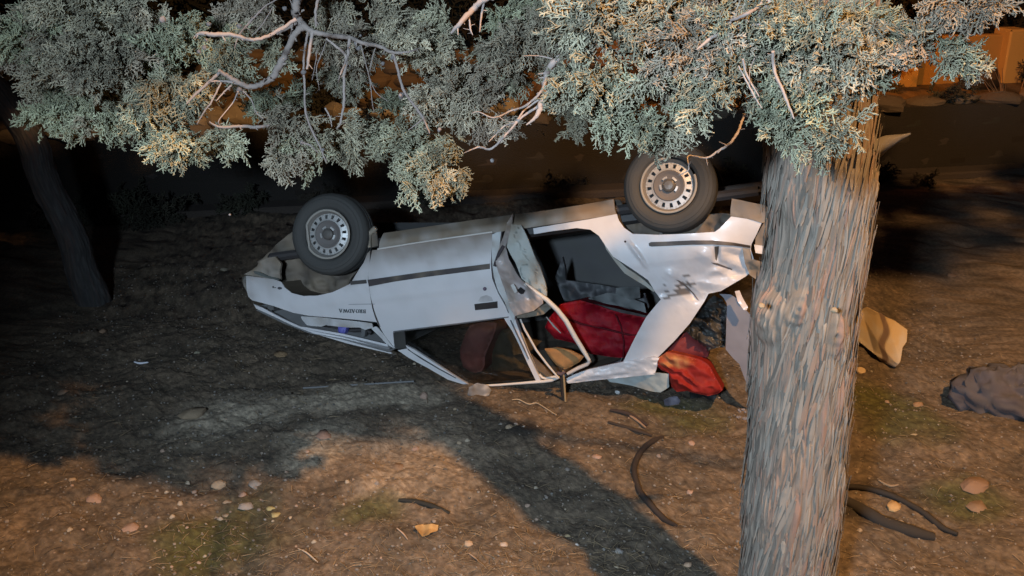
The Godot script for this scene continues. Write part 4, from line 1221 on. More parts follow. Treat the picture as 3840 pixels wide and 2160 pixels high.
	sheet("lower_grille", [Vector2(-2.911, -0.184), Vector2(-2.867, -0.195), Vector2(-2.808, -0.228), Vector2(-2.723, -0.261), Vector2(-2.724, -0.27), Vector2(-2.822, -0.238), Vector2(-2.901, -0.203)], level(-0.035, 0.01), 0.02, plain_col(Color(0.09, 0.1, 0.09)), M.plastic)
	# --- wheel houses
	sheet("front_wheel_house", [Vector2(-3.002, -0.114), Vector2(-2.813, -0.005), Vector2(-2.568, 0.142), Vector2(-2.189, 0.092), Vector2(-2.128, -0.104), Vector2(-2.239, -0.266), Vector2(-2.327, -0.367), Vector2(-2.377, -0.382), Vector2(-2.464, -0.405), Vector2(-2.583, -0.418), Vector2(-2.693, -0.409), Vector2(-2.78, -0.375), Vector2(-2.839, -0.323), Vector2(-2.888, -0.248)], level(-0.27, 0.06), 0.02, dusty(Color(0.1, 0.085, 0.07), 0.42), M.dusty_metal)
	var lip := MB.new()
	var arc: Array = [Vector3(-2.693, -0.283, -0.007), Vector3(-2.672, -0.323, -0.006), Vector3(-2.623, -0.368, -0.007), Vector3(-2.54, -0.398, -0.009), Vector3(-2.435, -0.407, -0.009), Vector3(-2.322, -0.397, -0.008), Vector3(-2.238, -0.373, -0.007), Vector3(-2.19, -0.358, -0.006), Vector3(-2.122, -0.285, -0.007), Vector3(-2.067, -0.224, -0.012)]
	for i in arc.size() - 1:
		var a: Vector3 = arc[i]
		var b: Vector3 = arc[i + 1]
		lip.flat([a, b, Vector3(b.x, b.y, -0.3), Vector3(a.x, a.y, -0.3)], Color(0.12, 0.095, 0.07))
	carpart("front_arch_liner", lip, M.dusty_metal)
	lip = MB.new()
	arc = [Vector3(-0.334, -0.132, -0.028), Vector3(-0.329, -0.179, -0.019), Vector3(-0.31, -0.222, -0.012), Vector3(-0.279, -0.255, -0.009), Vector3(-0.235, -0.278, -0.008), Vector3(-0.089, -0.3, -0.007), Vector3(0.079, -0.316, -0.006), Vector3(0.19, -0.322, -0.006), Vector3(0.257, -0.319, -0.006), Vector3(0.299, -0.291, -0.007), Vector3(0.325, -0.26, -0.009), Vector3(0.355, -0.239, -0.011)]
	for i in arc.size() - 1:
		var a: Vector3 = arc[i]
		var b: Vector3 = arc[i + 1]
		lip.flat([a, b, Vector3(b.x, b.y, -0.28), Vector3(a.x, a.y, -0.28)], Color(0.1, 0.085, 0.065))
	carpart("rear_arch_liner", lip, M.dusty_metal)
	sheet("rear_wheel_house", [Vector2(-0.39, -0.024), Vector2(-0.331, -0.038), Vector2(-0.279, -0.154), Vector2(-0.153, -0.2), Vector2(0.009, -0.234), Vector2(0.159, -0.2), Vector2(0.291, -0.206), Vector2(0.352, -0.22), Vector2(0.355, -0.244), Vector2(0.288, -0.329), Vector2(0.172, -0.332), Vector2(-0.119, -0.312), Vector2(-0.295, -0.278), Vector2(-0.372, -0.22), Vector2(-0.384, -0.121)], level(-0.2, 0.07), 0.02, dusty(Color(0.1, 0.085, 0.07), 0.4), M.dusty_metal)
	var strut := MB.new()
	strut.tube([Vector3(-0.087, -0.245, -0.12), Vector3(-0.092, -0.315, -0.12)], [0.012, 0.012], 8, Color(0.2, 0.18, 0.16))
	carpart("damper", strut, M.dusty_metal)
	# --- sill, floor
	sheet("sill", [Vector2(-1.944, -0.043), Vector2(-1.612, -0.04), Vector2(-1.303, -0.038), Vector2(-1.002, -0.04), Vector2(-0.805, -0.042), Vector2(-0.573, -0.038), Vector2(-0.363, -0.03), Vector2(-0.342, -0.132), Vector2(-0.523, -0.135), Vector2(-0.734, -0.139), Vector2(-0.927, -0.141), Vector2(-1.057, -0.141), Vector2(-1.157, -0.143), Vector2(-1.512, -0.143), Vector2(-1.958, -0.15)], func(u: float, v: float) -> float: return -0.012 - 0.9 * maxf(0.0, v + 0.1) - 0.05 * pow((v + 0.33) / 0.3, 2) + 0.01 * noise.get_noise_2d(u * 120.0, v * 90.0), 0.03, dusty(Color(0.42, 0.4, 0.37), 0.88), M.dusty_metal)
	var seam := MB.new()
	var sm: Array = [Vector3(-1.958, -0.148, -0.008), Vector3(-1.72, -0.142, -0.01), Vector3(-1.512, -0.139, -0.01), Vector3(-1.308, -0.138, -0.01), Vector3(-1.152, -0.137, -0.011)]
	seam.tube(sm, [0.006, 0.006, 0.006, 0.006, 0.006], 6, Color(0.6, 0.58, 0.54))
	carpart("sill_seam", seam, M.paint)
	var fl := MB.new()
	fl.box(Transform3D(Basis(), Vector3(-1.15, -0.1, -0.78)), Vector3(3.4, 0.06, 1.3), Color(0.045, 0.042, 0.04), 0.02)
	fl.box(Transform3D(Basis(), Vector3(-1.2, -0.075, -0.78)), Vector3(2.4, 0.05, 0.22), Color(0.07, 0.055, 0.045), 0.02)
	fl.tube([Vector3(-2.2, -0.04, -0.9), Vector3(-1.3, -0.05, -0.78), Vector3(-0.2, -0.05, -0.7), Vector3(0.6, -0.06, -0.7)], [0.03, 0.03, 0.03, 0.045], 10, Color(0.12, 0.09, 0.07))
	carpart("floor_pan", fl, M.dusty_metal)
	# --- front door
	var door := [Vector2(-1.964, -0.153), Vector2(-1.512, -0.145), Vector2(-1.155, -0.143), Vector2(-1.166, -0.228), Vector2(-1.187, -0.34), Vector2(-1.192, -0.436), Vector2(-1.17, -0.536), Vector2(-1.139, -0.628), Vector2(-1.128, -0.704), Vector2(-1.506, -0.713), Vector2(-1.956, -0.719), Vector2(-1.975, -0.826), Vector2(-2.02, -0.735), Vector2(-2.039, -0.673), Vector2(-2.046, -0.608), Vector2(-2.054, -0.545), Vector2(-2.052, -0.465), Vector2(-2.05, -0.375), Vector2(-2.045, -0.315), Vector2(-2.029, -0.248), Vector2(-2.001, -0.15)]
	var dr := sheet("front_door", door, on_skin(0.002), 0.03, white, M.paint, null, 0.03)
	sheet("trim_strip", [Vector2(-2.051, -0.343), Vector2(-1.897, -0.341), Vector2(-1.635, -0.337), Vector2(-1.192, -0.338), Vector2(-1.197, -0.372), Vector2(-1.64, -0.373), Vector2(-1.871, -0.378), Vector2(-2.046, -0.389)], on_skin(0.012), 0.014, dusty(Color(0.04, 0.035, 0.032), 0.08), M.plastic, dr)
	sheet("door_handle", [Vector2(-1.344, -0.589), Vector2(-1.185, -0.588), Vector2(-1.193, -0.632), Vector2(-1.348, -0.63)], on_skin(0.006), 0.012, plain_col(Color(0.03, 0.026, 0.024)), M.plastic, dr)
	sheet("handle_recess", [Vector2(-1.316, -0.573), Vector2(-1.293, -0.546), Vector2(-1.251, -0.538), Vector2(-1.219, -0.555), Vector2(-1.214, -0.582), Vector2(-1.235, -0.582), Vector2(-1.29, -0.583)], on_skin(0.003), 0.004, plain_col(Color(0.45, 0.45, 0.45)), M.paint, dr)
	var lk := MB.new()
	lk.lathe(Transform3D(Basis(), [Vector3(-1.253, -0.497, -0.011)][0]), [Vector2(0.0125, 0.0), Vector2(0.011, 0.005), Vector2(0.006, 0.003), Vector2(0, 0.003)], 16, Color(0.12, 0.09, 0.12))
	carpart("door_lock", lk, M.bright_metal, dr)
	var gp := MB.new()
	gp.tube([Vector3(-2.001, -0.152, -0.02), Vector3(-2.029, -0.248, -0.006), Vector3(-2.046, -0.325, -0.002), Vector3(-2.05, -0.375, -0.003), Vector3(-2.052, -0.465, -0.012), Vector3(-2.053, -0.543, -0.027), Vector3(-2.046, -0.608, -0.045), Vector3(-2.038, -0.671, -0.066)], [0.004, 0.004, 0.004, 0.004, 0.004, 0.005, 0.007, 0.004], 5, Color(0.06, 0.05, 0.045))
	carpart("shut_line", gp, M.rubber, dr)
	var bl := MB.new()
	bl.tube([Vector3(-1.949, -0.714, -0.075), Vector3(-1.504, -0.708, -0.074), Vector3(-1.133, -0.7, -0.071)], [0.005, 0.005, 0.004], 5, Color(0.12, 0.12, 0.12))
	carpart("window_seal", bl, M.rubber, dr)
	sheet("mirror_plate", [Vector2(-1.955, -0.724), Vector2(-1.874, -0.715), Vector2(-1.885, -0.778), Vector2(-1.896, -0.839), Vector2(-1.971, -0.835), Vector2(-1.968, -0.781)], on_skin(-0.002), 0.02, plain_col(Color(0.045, 0.045, 0.042)), M.plastic, dr)
	# --- pillars and roof edge
	sheet("windscreen_pillar", [Vector2(-1.958, -0.845), Vector2(-1.884, -0.84), Vector2(-1.852, -0.876), Vector2(-1.773, -0.943), Vector2(-1.684, -1.017), Vector2(-1.593, -1.084), Vector2(-1.511, -1.14), Vector2(-1.535, -1.14), Vector2(-1.654, -1.088), Vector2(-1.779, -0.989), Vector2(-1.896, -0.904)], on_skin(0.0), 0.05, white_quarter, M.paint, null, 0.02)
	sheet("door_frame_front", [Vector2(-1.885, -0.815), Vector2(-1.871, -0.825), Vector2(-1.832, -0.85), Vector2(-1.774, -0.902), Vector2(-1.696, -0.972), Vector2(-1.609, -1.052), Vector2(-1.516, -1.133), Vector2(-1.591, -1.075), Vector2(-1.682, -1.007), Vector2(-1.77, -0.933), Vector2(-1.854, -0.863), Vector2(-1.882, -0.831)], on_skin(0.016), 0.03, white_quarter, M.paint, null, 0.02)
	var gt := MB.new()
	gt.tube([Vector3(-1.879, -0.844, -0.117), Vector3(-1.792, -0.924, -0.145), Vector3(-1.693, -1.005, -0.173), Vector3(-1.592, -1.081, -0.2)], [0.004, 0.005, 0.004, 0.003], 5, Color(0.04, 0.04, 0.045))
	carpart("gutter_seal", gt, M.rubber)
	var bp := sheet("centre_pillar", [Vector2(-1.172, -0.682), Vector2(-1.118, -0.671), Vector2(-1.094, -0.725), Vector2(-1.077, -0.84), Vector2(-1.057, -0.957), Vector2(-1.034, -1.064), Vector2(-1.01, -1.166), Vector2(-1.044, -1.162), Vector2(-1.071, -1.049), Vector2(-1.106, -0.894), Vector2(-1.13, -0.8), Vector2(-1.161, -0.723)], on_skin(0.004), 0.05, white_quarter, M.paint, null, 0.02)
	var bpg := MB.new()
	bpg.tube([Vector3(-1.124, -0.722, -0.073), Vector3(-1.101, -0.821, -0.108), Vector3(-1.077, -0.92, -0.143), Vector3(-1.06, -0.997, -0.17)], [0.004, 0.005, 0.005, 0.003], 5, Color(0.1, 0.1, 0.11))
	carpart("pillar_seal", bpg, M.rubber, bp)
	var rr := MB.new()
	rr.tube([Vector3(-1.496, -1.15, -0.232), Vector3(-1.315, -1.158, -0.235), Vector3(-1.141, -1.161, -0.236), Vector3(-1.038, -1.162, -0.236), Vector3(-0.992, -1.163, -0.237), Vector3(-0.94, -1.16, -0.236), Vector3(-0.883, -1.143, -0.23)], [0.007, 0.008, 0.009, 0.011, 0.011, 0.012, 0.01], 8, Color(0.6, 0.58, 0.54))
	rr.tube([Vector3(-1.018, -1.112, -0.239), Vector3(-1.004, -1.137, -0.248), Vector3(-0.983, -1.146, -0.251), Vector3(-0.948, -1.143, -0.25), Vector3(-0.895, -1.136, -0.247)], [0.008, 0.009, 0.009, 0.009, 0.007], 8, Color(0.6, 0.56, 0.5))
	carpart("roof_gutter", rr, M.paint)
	sheet("roof_rail", [Vector2(-0.847, -1.161), Vector2(-0.762, -1.128), Vector2(-0.666, -1.105), Vector2(-0.547, -1.09), Vector2(-0.44, -1.077), Vector2(-0.315, -1.068), Vector2(-0.238, -1.06), Vector2(-0.206, -1.076), Vector2(-0.219, -1.112), Vector2(-0.251, -1.182), Vector2(-0.385, -1.183), Vector2(-0.513, -1.185), Vector2(-0.642, -1.186), Vector2(-0.826, -1.19)], func(u: float, v: float) -> float: return skin(u, v) + 0.02 + 0.012 * fold(u, v, [Vector2(-0.81, -1.175)][0], [Vector2(-0.274, -1.126)][0], 0.03) + 0.014 * noise.get_noise_2d(u * 300.0, v * 900.0), 0.05, white_quarter, M.paint, null, 0.016)
	# roof: bulges to the ground under the rail, then slopes to the crushed far side
	var roof := MB.new()
	var near_edge: Array = [Vector3(-1.494, -1.152, -0.283), Vector3(-1.316, -1.161, -0.286), Vector3(-1.142, -1.166, -0.288), Vector3(-1.027, -1.166, -0.288), Vector3(-0.887, -1.149, -0.282), Vector3(-0.738, -1.14, -0.278), Vector3(-0.51, -1.104, -0.266)]
	var prev: Array = []
	for i in near_edge.size():
		var a: Vector3 = near_edge[i]
		var ringp := []
		for j in 13:
			var t := j / 12.0
			var bulge := 0.075 * sin(PI * minf(t * 2.6, 1.0)) * (0.5 + 0.5 * sin(PI * i / 7.0)) + 0.02 * noise.get_noise_2d(i * 90.0, j * 60.0)
			ringp.append(Vector3(a.x + 0.05 * t, lerpf(a.y, -0.84, t) - bulge, lerpf(a.z, -1.42, t)))
		if prev.size():
			for j in 12:
				roof.flat([prev[j], ringp[j], ringp[j + 1], prev[j + 1]], Color(0.42, 0.45, 0.46) * rng.randf_range(0.85, 1.0))
				var up := Vector3(0, 0.022, 0)
				roof.flat([prev[j] + up, ringp[j] + up, ringp[j + 1] + up, prev[j + 1] + up], Color(0.075, 0.06, 0.045))
		prev = ringp
	carpart("roof", roof, M.dusty_metal)
	sheet("roof_flap", [Vector2(-0.583, -1.194), Vector2(-0.468, -1.196), Vector2(-0.34, -1.18), Vector2(-0.23, -1.171), Vector2(-0.16, -1.186), Vector2(-0.171, -1.274), Vector2(-0.195, -1.289), Vector2(-0.233, -1.308), Vector2(-0.283, -1.301), Vector2(-0.366, -1.273), Vector2(-0.46, -1.246), Vector2(-0.566, -1.219)], func(u: float, v: float) -> float: return body(v) - 0.02 - 0.05 * sin(u * 9.0) + 0.012 * noise.get_noise_2d(u * 400.0, v * 400.0), 0.012, dusty(Color(0.36, 0.42, 0.42), 0.06), M.paint, null, 0.02)
	# --- rear quarter with the broad rear pillar
	var q := sheet("rear_quarter", [Vector2(-0.736, -0.144), Vector2(-0.521, -0.139), Vector2(-0.338, -0.13), Vector2(-0.329, -0.171), Vector2(-0.301, -0.221), Vector2(-0.251, -0.266), Vector2(-0.098, -0.292), Vector2(0.067, -0.307), Vector2(0.207, -0.316), Vector2(0.248, -0.319), Vector2(0.279, -0.301), Vector2(0.307, -0.279), Vector2(0.33, -0.258), Vector2(0.355, -0.238), Vector2(0.444, -0.264), Vector2(0.529, -0.299), Vector2(0.489, -0.367), Vector2(0.455, -0.418), Vector2(0.445, -0.45), Vector2(0.453, -0.498), Vector2(0.461, -0.559), Vector2(0.447, -0.583), Vector2(0.391, -0.616), Vector2(0.304, -0.655), Vector2(0.236, -0.687), Vector2(0.158, -0.695), Vector2(0.124, -0.745), Vector2(0.018, -0.871), Vector2(-0.088, -0.969), Vector2(-0.208, -1.067), Vector2(-0.241, -1.078), Vector2(-0.367, -1.081), Vector2(-0.446, -1.084), Vector2(-0.341, -0.929), Vector2(-0.245, -0.798), Vector2(-0.179, -0.735), Vector2(-0.137, -0.696), Vector2(-0.164, -0.643), Vector2(-0.195, -0.565), Vector2(-0.302, -0.466), Vector2(-0.362, -0.416), Vector2(-0.389, -0.394), Vector2(-0.424, -0.329), Vector2(-0.464, -0.251), Vector2(-0.515, -0.205), Vector2(-0.601, -0.184), Vector2(-0.752, -0.183), Vector2(-0.88, -0.187), Vector2(-0.883, -0.149)], quarter, 0.014, white_quarter, M.paint, null, 0.014)
	sheet("trim_strip", [Vector2(-0.159, -0.337), Vector2(-0.144, -0.331), Vector2(-0.026, -0.342), Vector2(0.103, -0.352), Vector2(0.229, -0.368), Vector2(0.347, -0.396), Vector2(0.447, -0.428), Vector2(0.445, -0.444), Vector2(0.345, -0.416), Vector2(0.226, -0.394), Vector2(0.1, -0.379), Vector2(-0.029, -0.369), Vector2(-0.142, -0.36), Vector2(-0.158, -0.354)], on_quarter(0.008), 0.012, dusty(Color(0.045, 0.036, 0.032), 0.1), M.plastic, q)
	sheet("tear", [Vector2(0.235, -0.409), Vector2(0.262, -0.407), Vector2(0.253, -0.448), Vector2(0.234, -0.497), Vector2(0.229, -0.485)], on_quarter(0.003), 0.004, plain_col(Color(0.09, 0.085, 0.075), 0.5), M.dusty_metal, q)
	sheet("tear", [Vector2(0.201, -0.502), Vector2(0.239, -0.512), Vector2(0.322, -0.559), Vector2(0.318, -0.566), Vector2(0.242, -0.528), Vector2(0.216, -0.515)], on_quarter(0.003), 0.004, plain_col(Color(0.13, 0.11, 0.1), 0.5), M.dusty_metal, q)
	sheet("tear", [Vector2(-0.027, -0.581), Vector2(-0.003, -0.593), Vector2(0.036, -0.635), Vector2(0.069, -0.683), Vector2(0.096, -0.731), Vector2(0.083, -0.723), Vector2(0.058, -0.679), Vector2(0.02, -0.631)], on_quarter(0.003), 0.004, plain_col(Color(0.16, 0.12, 0.1), 0.5), M.dusty_metal, q)
	var hole := MB.new()
	hole.lathe(Transform3D(Basis(), [Vector3(-0.303, -0.308, 0.003)][0]), [Vector2(0.007, 0.0), Vector2(0.0, 0.001)], 12, Color(0.04, 0.035, 0.035))
	carpart("bolt_hole", hole, M.rubber, q)
	hole = MB.new()
	hole.lathe(Transform3D(Basis(), [Vector3(-0.219, -0.42, -0.001)][0]), [Vector2(0.004, 0.0), Vector2(0.0, 0.001)], 10, Color(0.08, 0.08, 0.08))
	carpart("bolt_hole", hole, M.rubber, q)
	sheet("door_shut_edge", [Vector2(-0.439, -0.303), Vector2(-0.39, -0.4), Vector2(-0.363, -0.422), Vector2(-0.315, -0.477), Vector2(-0.272, -0.513), Vector2(-0.224, -0.561), Vector2(-0.163, -0.637), Vector2(-0.177, -0.644), Vector2(-0.224, -0.599), Vector2(-0.278, -0.555), Vector2(-0.338, -0.505), Vector2(-0.382, -0.432), Vector2(-0.432, -0.34)], on_quarter(-0.02), 0.03, dusty(Color(0.34, 0.36, 0.33), 0.25), M.dusty_metal)
	# bumper corner and torn tail metal by the trunk
	sheet("rear_bumper", [Vector2(0.372, -0.131), Vector2(0.43, -0.151), Vector2(0.555, -0.196), Vector2(0.585, -0.22), Vector2(0.544, -0.3), Vector2(0.522, -0.299), Vector2(0.445, -0.262), Vector2(0.35, -0.235), Vector2(0.357, -0.191)], level(-0.01, 0.02), 0.06, dusty(Color(0.2, 0.19, 0.17), 0.5), M.plastic)
	sheet("bumper_mount", [Vector2(0.544, -0.295), Vector2(0.581, -0.255), Vector2(0.575, -0.444), Vector2(0.474, -0.431), Vector2(0.482, -0.387)], level(-0.04, 0.02), 0.03, dusty(Color(0.16, 0.14, 0.12), 0.4), M.dusty_metal)
	sheet("tail_panel", [Vector2(0.398, -0.433), Vector2(0.44, -0.445), Vector2(0.443, -0.512), Vector2(0.459, -0.514), Vector2(0.546, -0.558), Vector2(0.561, -0.617), Vector2(0.46, -0.639), Vector2(0.42, -0.606), Vector2(0.402, -0.535)], level(-0.05, 0.06), 0.02, dusty(Color(0.35, 0.33, 0.3), 0.7), M.dusty_metal)
	sheet("tail_lamp", [Vector2(0.469, -0.425), Vector2(0.543, -0.445), Vector2(0.535, -0.495), Vector2(0.472, -0.476)], level(-0.03, 0.01), 0.04, plain_col(Color(0.55, 0.53, 0.52)), M.plastic)
	sheet("hinge_bracket", [Vector2(0.319, -0.699), Vector2(0.347, -0.697), Vector2(0.361, -0.745), Vector2(0.386, -0.804), Vector2(0.376, -0.824), Vector2(0.357, -0.817), Vector2(0.328, -0.763)], level(-0.12, 0.01), 0.015, plain_col(Color(0.6, 0.5, 0.42), 0.1), M.paint)
	sheet("boot_lid", [Vector2(0.214, -0.713), Vector2(0.283, -0.723), Vector2(0.32, -0.751), Vector2(0.352, -0.813), Vector2(0.387, -0.855), Vector2(0.408, -0.932), Vector2(0.385, -1.203), Vector2(0.362, -1.392), Vector2(0.32, -1.314), Vector2(0.306, -1.257), Vector2(0.286, -1.171), Vector2(0.25, -1.128), Vector2(0.212, -1.069), Vector2(0.235, -0.913), Vector2(0.255, -0.781), Vector2(0.24, -0.742)], func(u: float, v: float) -> float: return -0.2 - 0.22 * pow(maxf(0.0, 0.62 - u), 1.3) - 0.15 * pow(v + 0.9, 2), 0.015, plain_col(Color(0.2, 0.2, 0.225), 0.1), M.paint, null, 0.03)
	# dark shelf trim and glass edge in the rear window
	sheet("parcel_shelf", [Vector2(0.103, -0.771), Vector2(0.178, -0.72), Vector2(0.227, -0.753), Vector2(0.245, -0.803), Vector2(0.228, -0.941), Vector2(0.209, -1.058), Vector2(0.159, -1.058), Vector2(0.099, -1.074), Vector2(0.039, -0.998), Vector2(-0.029, -0.936), Vector2(0.047, -0.836)], func(u: float, v: float) -> float: return -0.33 + 0.1 * noise.get_noise_2d(u * 500.0, v * 500.0) + 0.04 * absf(noise.get_noise_2d(u * 1300.0, v * 1300.0)), 0.02, plain_col(Color(0.042, 0.042, 0.04), 0.9), M.plastic, null, 0.016)
	# --- inside
	var inn := MB.new()
	inn.panel([Vector2(-2.938, 0.17), Vector2(-0.52, -0.15), Vector2(0.138, -0.655), Vector2(0.086, -1.098), Vector2(-3.073, -0.777)], level(-1.38), 0.03, plain_col(Color(0.028, 0.028, 0.027)), 0.1)
	inn.box(Transform3D(Basis(), Vector3(-0.95, -0.16, -0.75)), Vector3(1.9, 0.08, 1.2), Color(0.025, 0.025, 0.026), 0.02)
	inn.box(Transform3D(Basis(), Vector3(-1.9, -0.5, -0.8)), Vector3(0.12, 0.4, 1.2), Color(0.028, 0.028, 0.028), 0.03)
	carpart("cabin_lining", inn, M.plastic)
	sheet("tunnel_trim", [Vector2(-0.87, -0.354), Vector2(-0.863, -0.52), Vector2(-0.593, -0.592), Vector2(-0.317, -0.678), Vector2(-0.302, -0.775), Vector2(-0.352, -0.851), Vector2(-0.608, -0.714), Vector2(-0.895, -0.668), Vector2(-0.944, -0.497)], level(-0.75, 0.05), 0.05, plain_col(Color(0.05, 0.052, 0.055)), M.plastic)
	sheet("torn_trim", [Vector2(-0.685, -0.661), Vector2(-0.546, -0.636), Vector2(-0.417, -0.671), Vector2(-0.306, -0.736), Vector2(-0.301, -0.803), Vector2(-0.427, -0.75), Vector2(-0.582, -0.706)], level(-0.55, 0.05), 0.02, plain_col(Color(0.13, 0.14, 0.14), 0.6), M.paper)
	sheet("torn_trim", [Vector2(-0.481, -0.608), Vector2(-0.31, -0.614), Vector2(-0.32, -0.692), Vector2(-0.387, -0.697), Vector2(-0.486, -0.647)], level(-0.5, 0.05), 0.02, plain_col(Color(0.1, 0.11, 0.11), 0.6), M.paper)
	sheet("belt_strap", [Vector2(-0.715, -0.666), Vector2(-0.485, -0.74), Vector2(-0.278, -0.814), Vector2(-0.281, -0.84), Vector2(-0.488, -0.766), Vector2(-0.725, -0.694)], level(-0.42, 0.02), 0.01, plain_col(Color(0.05, 0.045, 0.045)), M.cloth)
	var fseat: Array = [Vector2(-1.522, -0.749), Vector2(-1.442, -0.735), Vector2(-1.324, -0.753), Vector2(-1.338, -0.809), Vector2(-1.368, -0.857), Vector2(-1.406, -0.917), Vector2(-1.441, -0.977), Vector2(-1.453, -1.045), Vector2(-1.475, -1.078), Vector2(-1.524, -1.085), Vector2(-1.571, -1.069), Vector2(-1.609, -1.036), Vector2(-1.621, -0.971), Vector2(-1.617, -0.913), Vector2(-1.592, -0.864), Vector2(-1.552, -0.792)]
	sheet("front_seat", fseat, pillow(fseat, -0.36, 0.07), 0.3, plain_col(Color(0.32, 0.13, 0.11), 0.15), M.cloth, null, 0.02)
	var fseat2: Array = [Vector2(-1.385, -0.811), Vector2(-1.288, -0.821), Vector2(-1.226, -1.006), Vector2(-1.176, -1.188), Vector2(-1.421, -1.178), Vector2(-1.462, -1.114), Vector2(-1.457, -0.983)]
	sheet("front_seat", fseat2, pillow(fseat2, -0.58, 0.06), 0.25, plain_col(Color(0.1, 0.085, 0.055), 0.15), M.cloth, null, 0.03)
	var rs: Array = [Vector2(-0.981, -0.816), Vector2(-0.94, -0.754), Vector2(-0.856, -0.672), Vector2(-0.721, -0.658), Vector2(-0.608, -0.702), Vector2(-0.448, -0.775), Vector2(-0.263, -0.833), Vector2(-0.29, -0.952), Vector2(-0.375, -1.02), Vector2(-0.453, -1.08), Vector2(-0.561, -1.06), Vector2(-0.689, -1.028), Vector2(-0.796, -0.94), Vector2(-0.925, -0.9)]
	sheet("rear_seat", rs, pillow(rs, -0.32, 0.09, 0.012, Vector2(0.8, -0.4)), 0.35, plain_col(Color(0.2, 0.008, 0.015), 0.25), M.cloth, null, 0.02)
	var seam2 := MB.new()
	seam2.tube([Vector3(-0.836, -0.739, -0.315), Vector3(-0.713, -0.811, -0.315), Vector3(-0.562, -0.859, -0.315), Vector3(-0.413, -0.913, -0.315), Vector3(-0.3, -0.937, -0.315)], [0.006, 0.007, 0.007, 0.007, 0.006], 6, Color(0.07, 0.004, 0.008))
	carpart("seat_seam", seam2, M.cloth)
	seam2 = MB.new()
	seam2.tube([Vector3(-0.473, -0.772, -0.315), Vector3(-0.445, -0.858, -0.315), Vector3(-0.438, -0.962, -0.315), Vector3(-0.457, -1.063, -0.315)], [0.005, 0.006, 0.006, 0.005], 6, Color(0.07, 0.004, 0.008))
	carpart("seat_seam", seam2, M.cloth)
	var rs2: Array = [Vector2(-0.209, -1.068), Vector2(-0.112, -0.984), Vector2(-0.031, -0.942), Vector2(0.004, -0.963), Vector2(0.037, -1), Vector2(0.074, -1.047), Vector2(0.097, -1.082), Vector2(0.086, -1.124), Vector2(0.022, -1.124), Vector2(-0.045, -1.103), Vector2(-0.15, -1.077)]
	sheet("rear_seat_back", rs2, pillow(rs2, -0.34, 0.05, 0.004, Vector2(0.5, 0.5)), 0.2, plain_col(Color(0.17, 0.035, 0.035), 0.15), M.cloth, null, 0.02)
	sheet("sun_visor", [Vector2(-0.96, -0.946), Vector2(-0.88, -0.944), Vector2(-0.784, -0.973), Vector2(-0.701, -1.025), Vector2(-0.734, -1.056), Vector2(-0.798, -1.084), Vector2(-0.839, -1.095), Vector2(-0.895, -1.06), Vector2(-0.937, -0.997)], pillow([Vector2(-0.96, -0.946), Vector2(-0.88, -0.944), Vector2(-0.784, -0.973), Vector2(-0.701, -1.025), Vector2(-0.734, -1.056), Vector2(-0.798, -1.084), Vector2(-0.839, -1.095), Vector2(-0.895, -1.06), Vector2(-0.937, -0.997)], -0.2, 0.03), 0.03, plain_col(Color(0.3, 0.16, 0.06), 0.2), M.paper, null, 0.014)
	sheet("headlining", [Vector2(-1.191, -0.972), Vector2(-1.073, -0.961), Vector2(-0.983, -1.071), Vector2(-0.924, -1.144), Vector2(-1.005, -1.148), Vector2(-1.04, -1.111)], level(-0.26, 0.03), 0.015, plain_col(Color(0.11, 0.075, 0.045), 0.3), M.paper)
	sheet("window_glass", [Vector2(-1.896, -0.839), Vector2(-1.885, -0.778), Vector2(-1.872, -0.718), Vector2(-1.501, -0.714), Vector2(-1.179, -0.715), Vector2(-1.107, -0.9), Vector2(-1.046, -1.16), Vector2(-1.46, -1.146), Vector2(-1.509, -1.131), Vector2(-1.696, -0.969), Vector2(-1.843, -0.844)], on_skin(-0.015), 0.004, plain_col(Color(0.1, 0.1, 0.1)), M.glass, null, 0.08)
	# --- rear door, folded and hanging open
	var rd := Node3D.new()
	rd.name = "rear_door"
	car.add_child(rd)
	rd.position = Vector3(1.1, 1.18, 0.25)
	sheet("hinge_post", [Vector2(-1.154, -0.152), Vector2(-1.123, -0.143), Vector2(-1.093, -0.142), Vector2(-1.109, -0.217), Vector2(-1.124, -0.301), Vector2(-1.122, -0.388), Vector2(-1.121, -0.504), Vector2(-1.102, -0.624), Vector2(-1.089, -0.7), Vector2(-1.108, -0.743), Vector2(-1.125, -0.661), Vector2(-1.135, -0.6), Vector2(-1.165, -0.518), Vector2(-1.175, -0.43), Vector2(-1.175, -0.333), Vector2(-1.165, -0.239)], on_skin(0.012), 0.03, dusty(Color(0.5, 0.53, 0.53), 0.15), M.paint, rd, 0.02)
	sheet("inner_panel", [Vector2(-1.009, -0.106), Vector2(-0.946, -0.121), Vector2(-0.921, -0.184), Vector2(-0.9, -0.262), Vector2(-0.864, -0.4), Vector2(-0.849, -0.487), Vector2(-0.845, -0.565), Vector2(-0.857, -0.612), Vector2(-0.908, -0.548), Vector2(-0.957, -0.494), Vector2(-0.985, -0.457), Vector2(-1.009, -0.353), Vector2(-1.051, -0.245), Vector2(-1.029, -0.17)], func(u: float, v: float) -> float: return body(v) + 0.02 - 0.05 * sin(clampf((u + 0.9) * 7.0, -1.5, 1.5)) + 0.012 * noise.get_noise_2d(u * 600.0, v * 300.0) + (0.018 if noise.get_noise_2d(u * 300.0 + 9.0, v * 140.0) > 0.08 else 0.0), 0.02, dusty(Color(0.4, 0.43, 0.4), 0.2), M.dusty_metal, rd, 0.014)
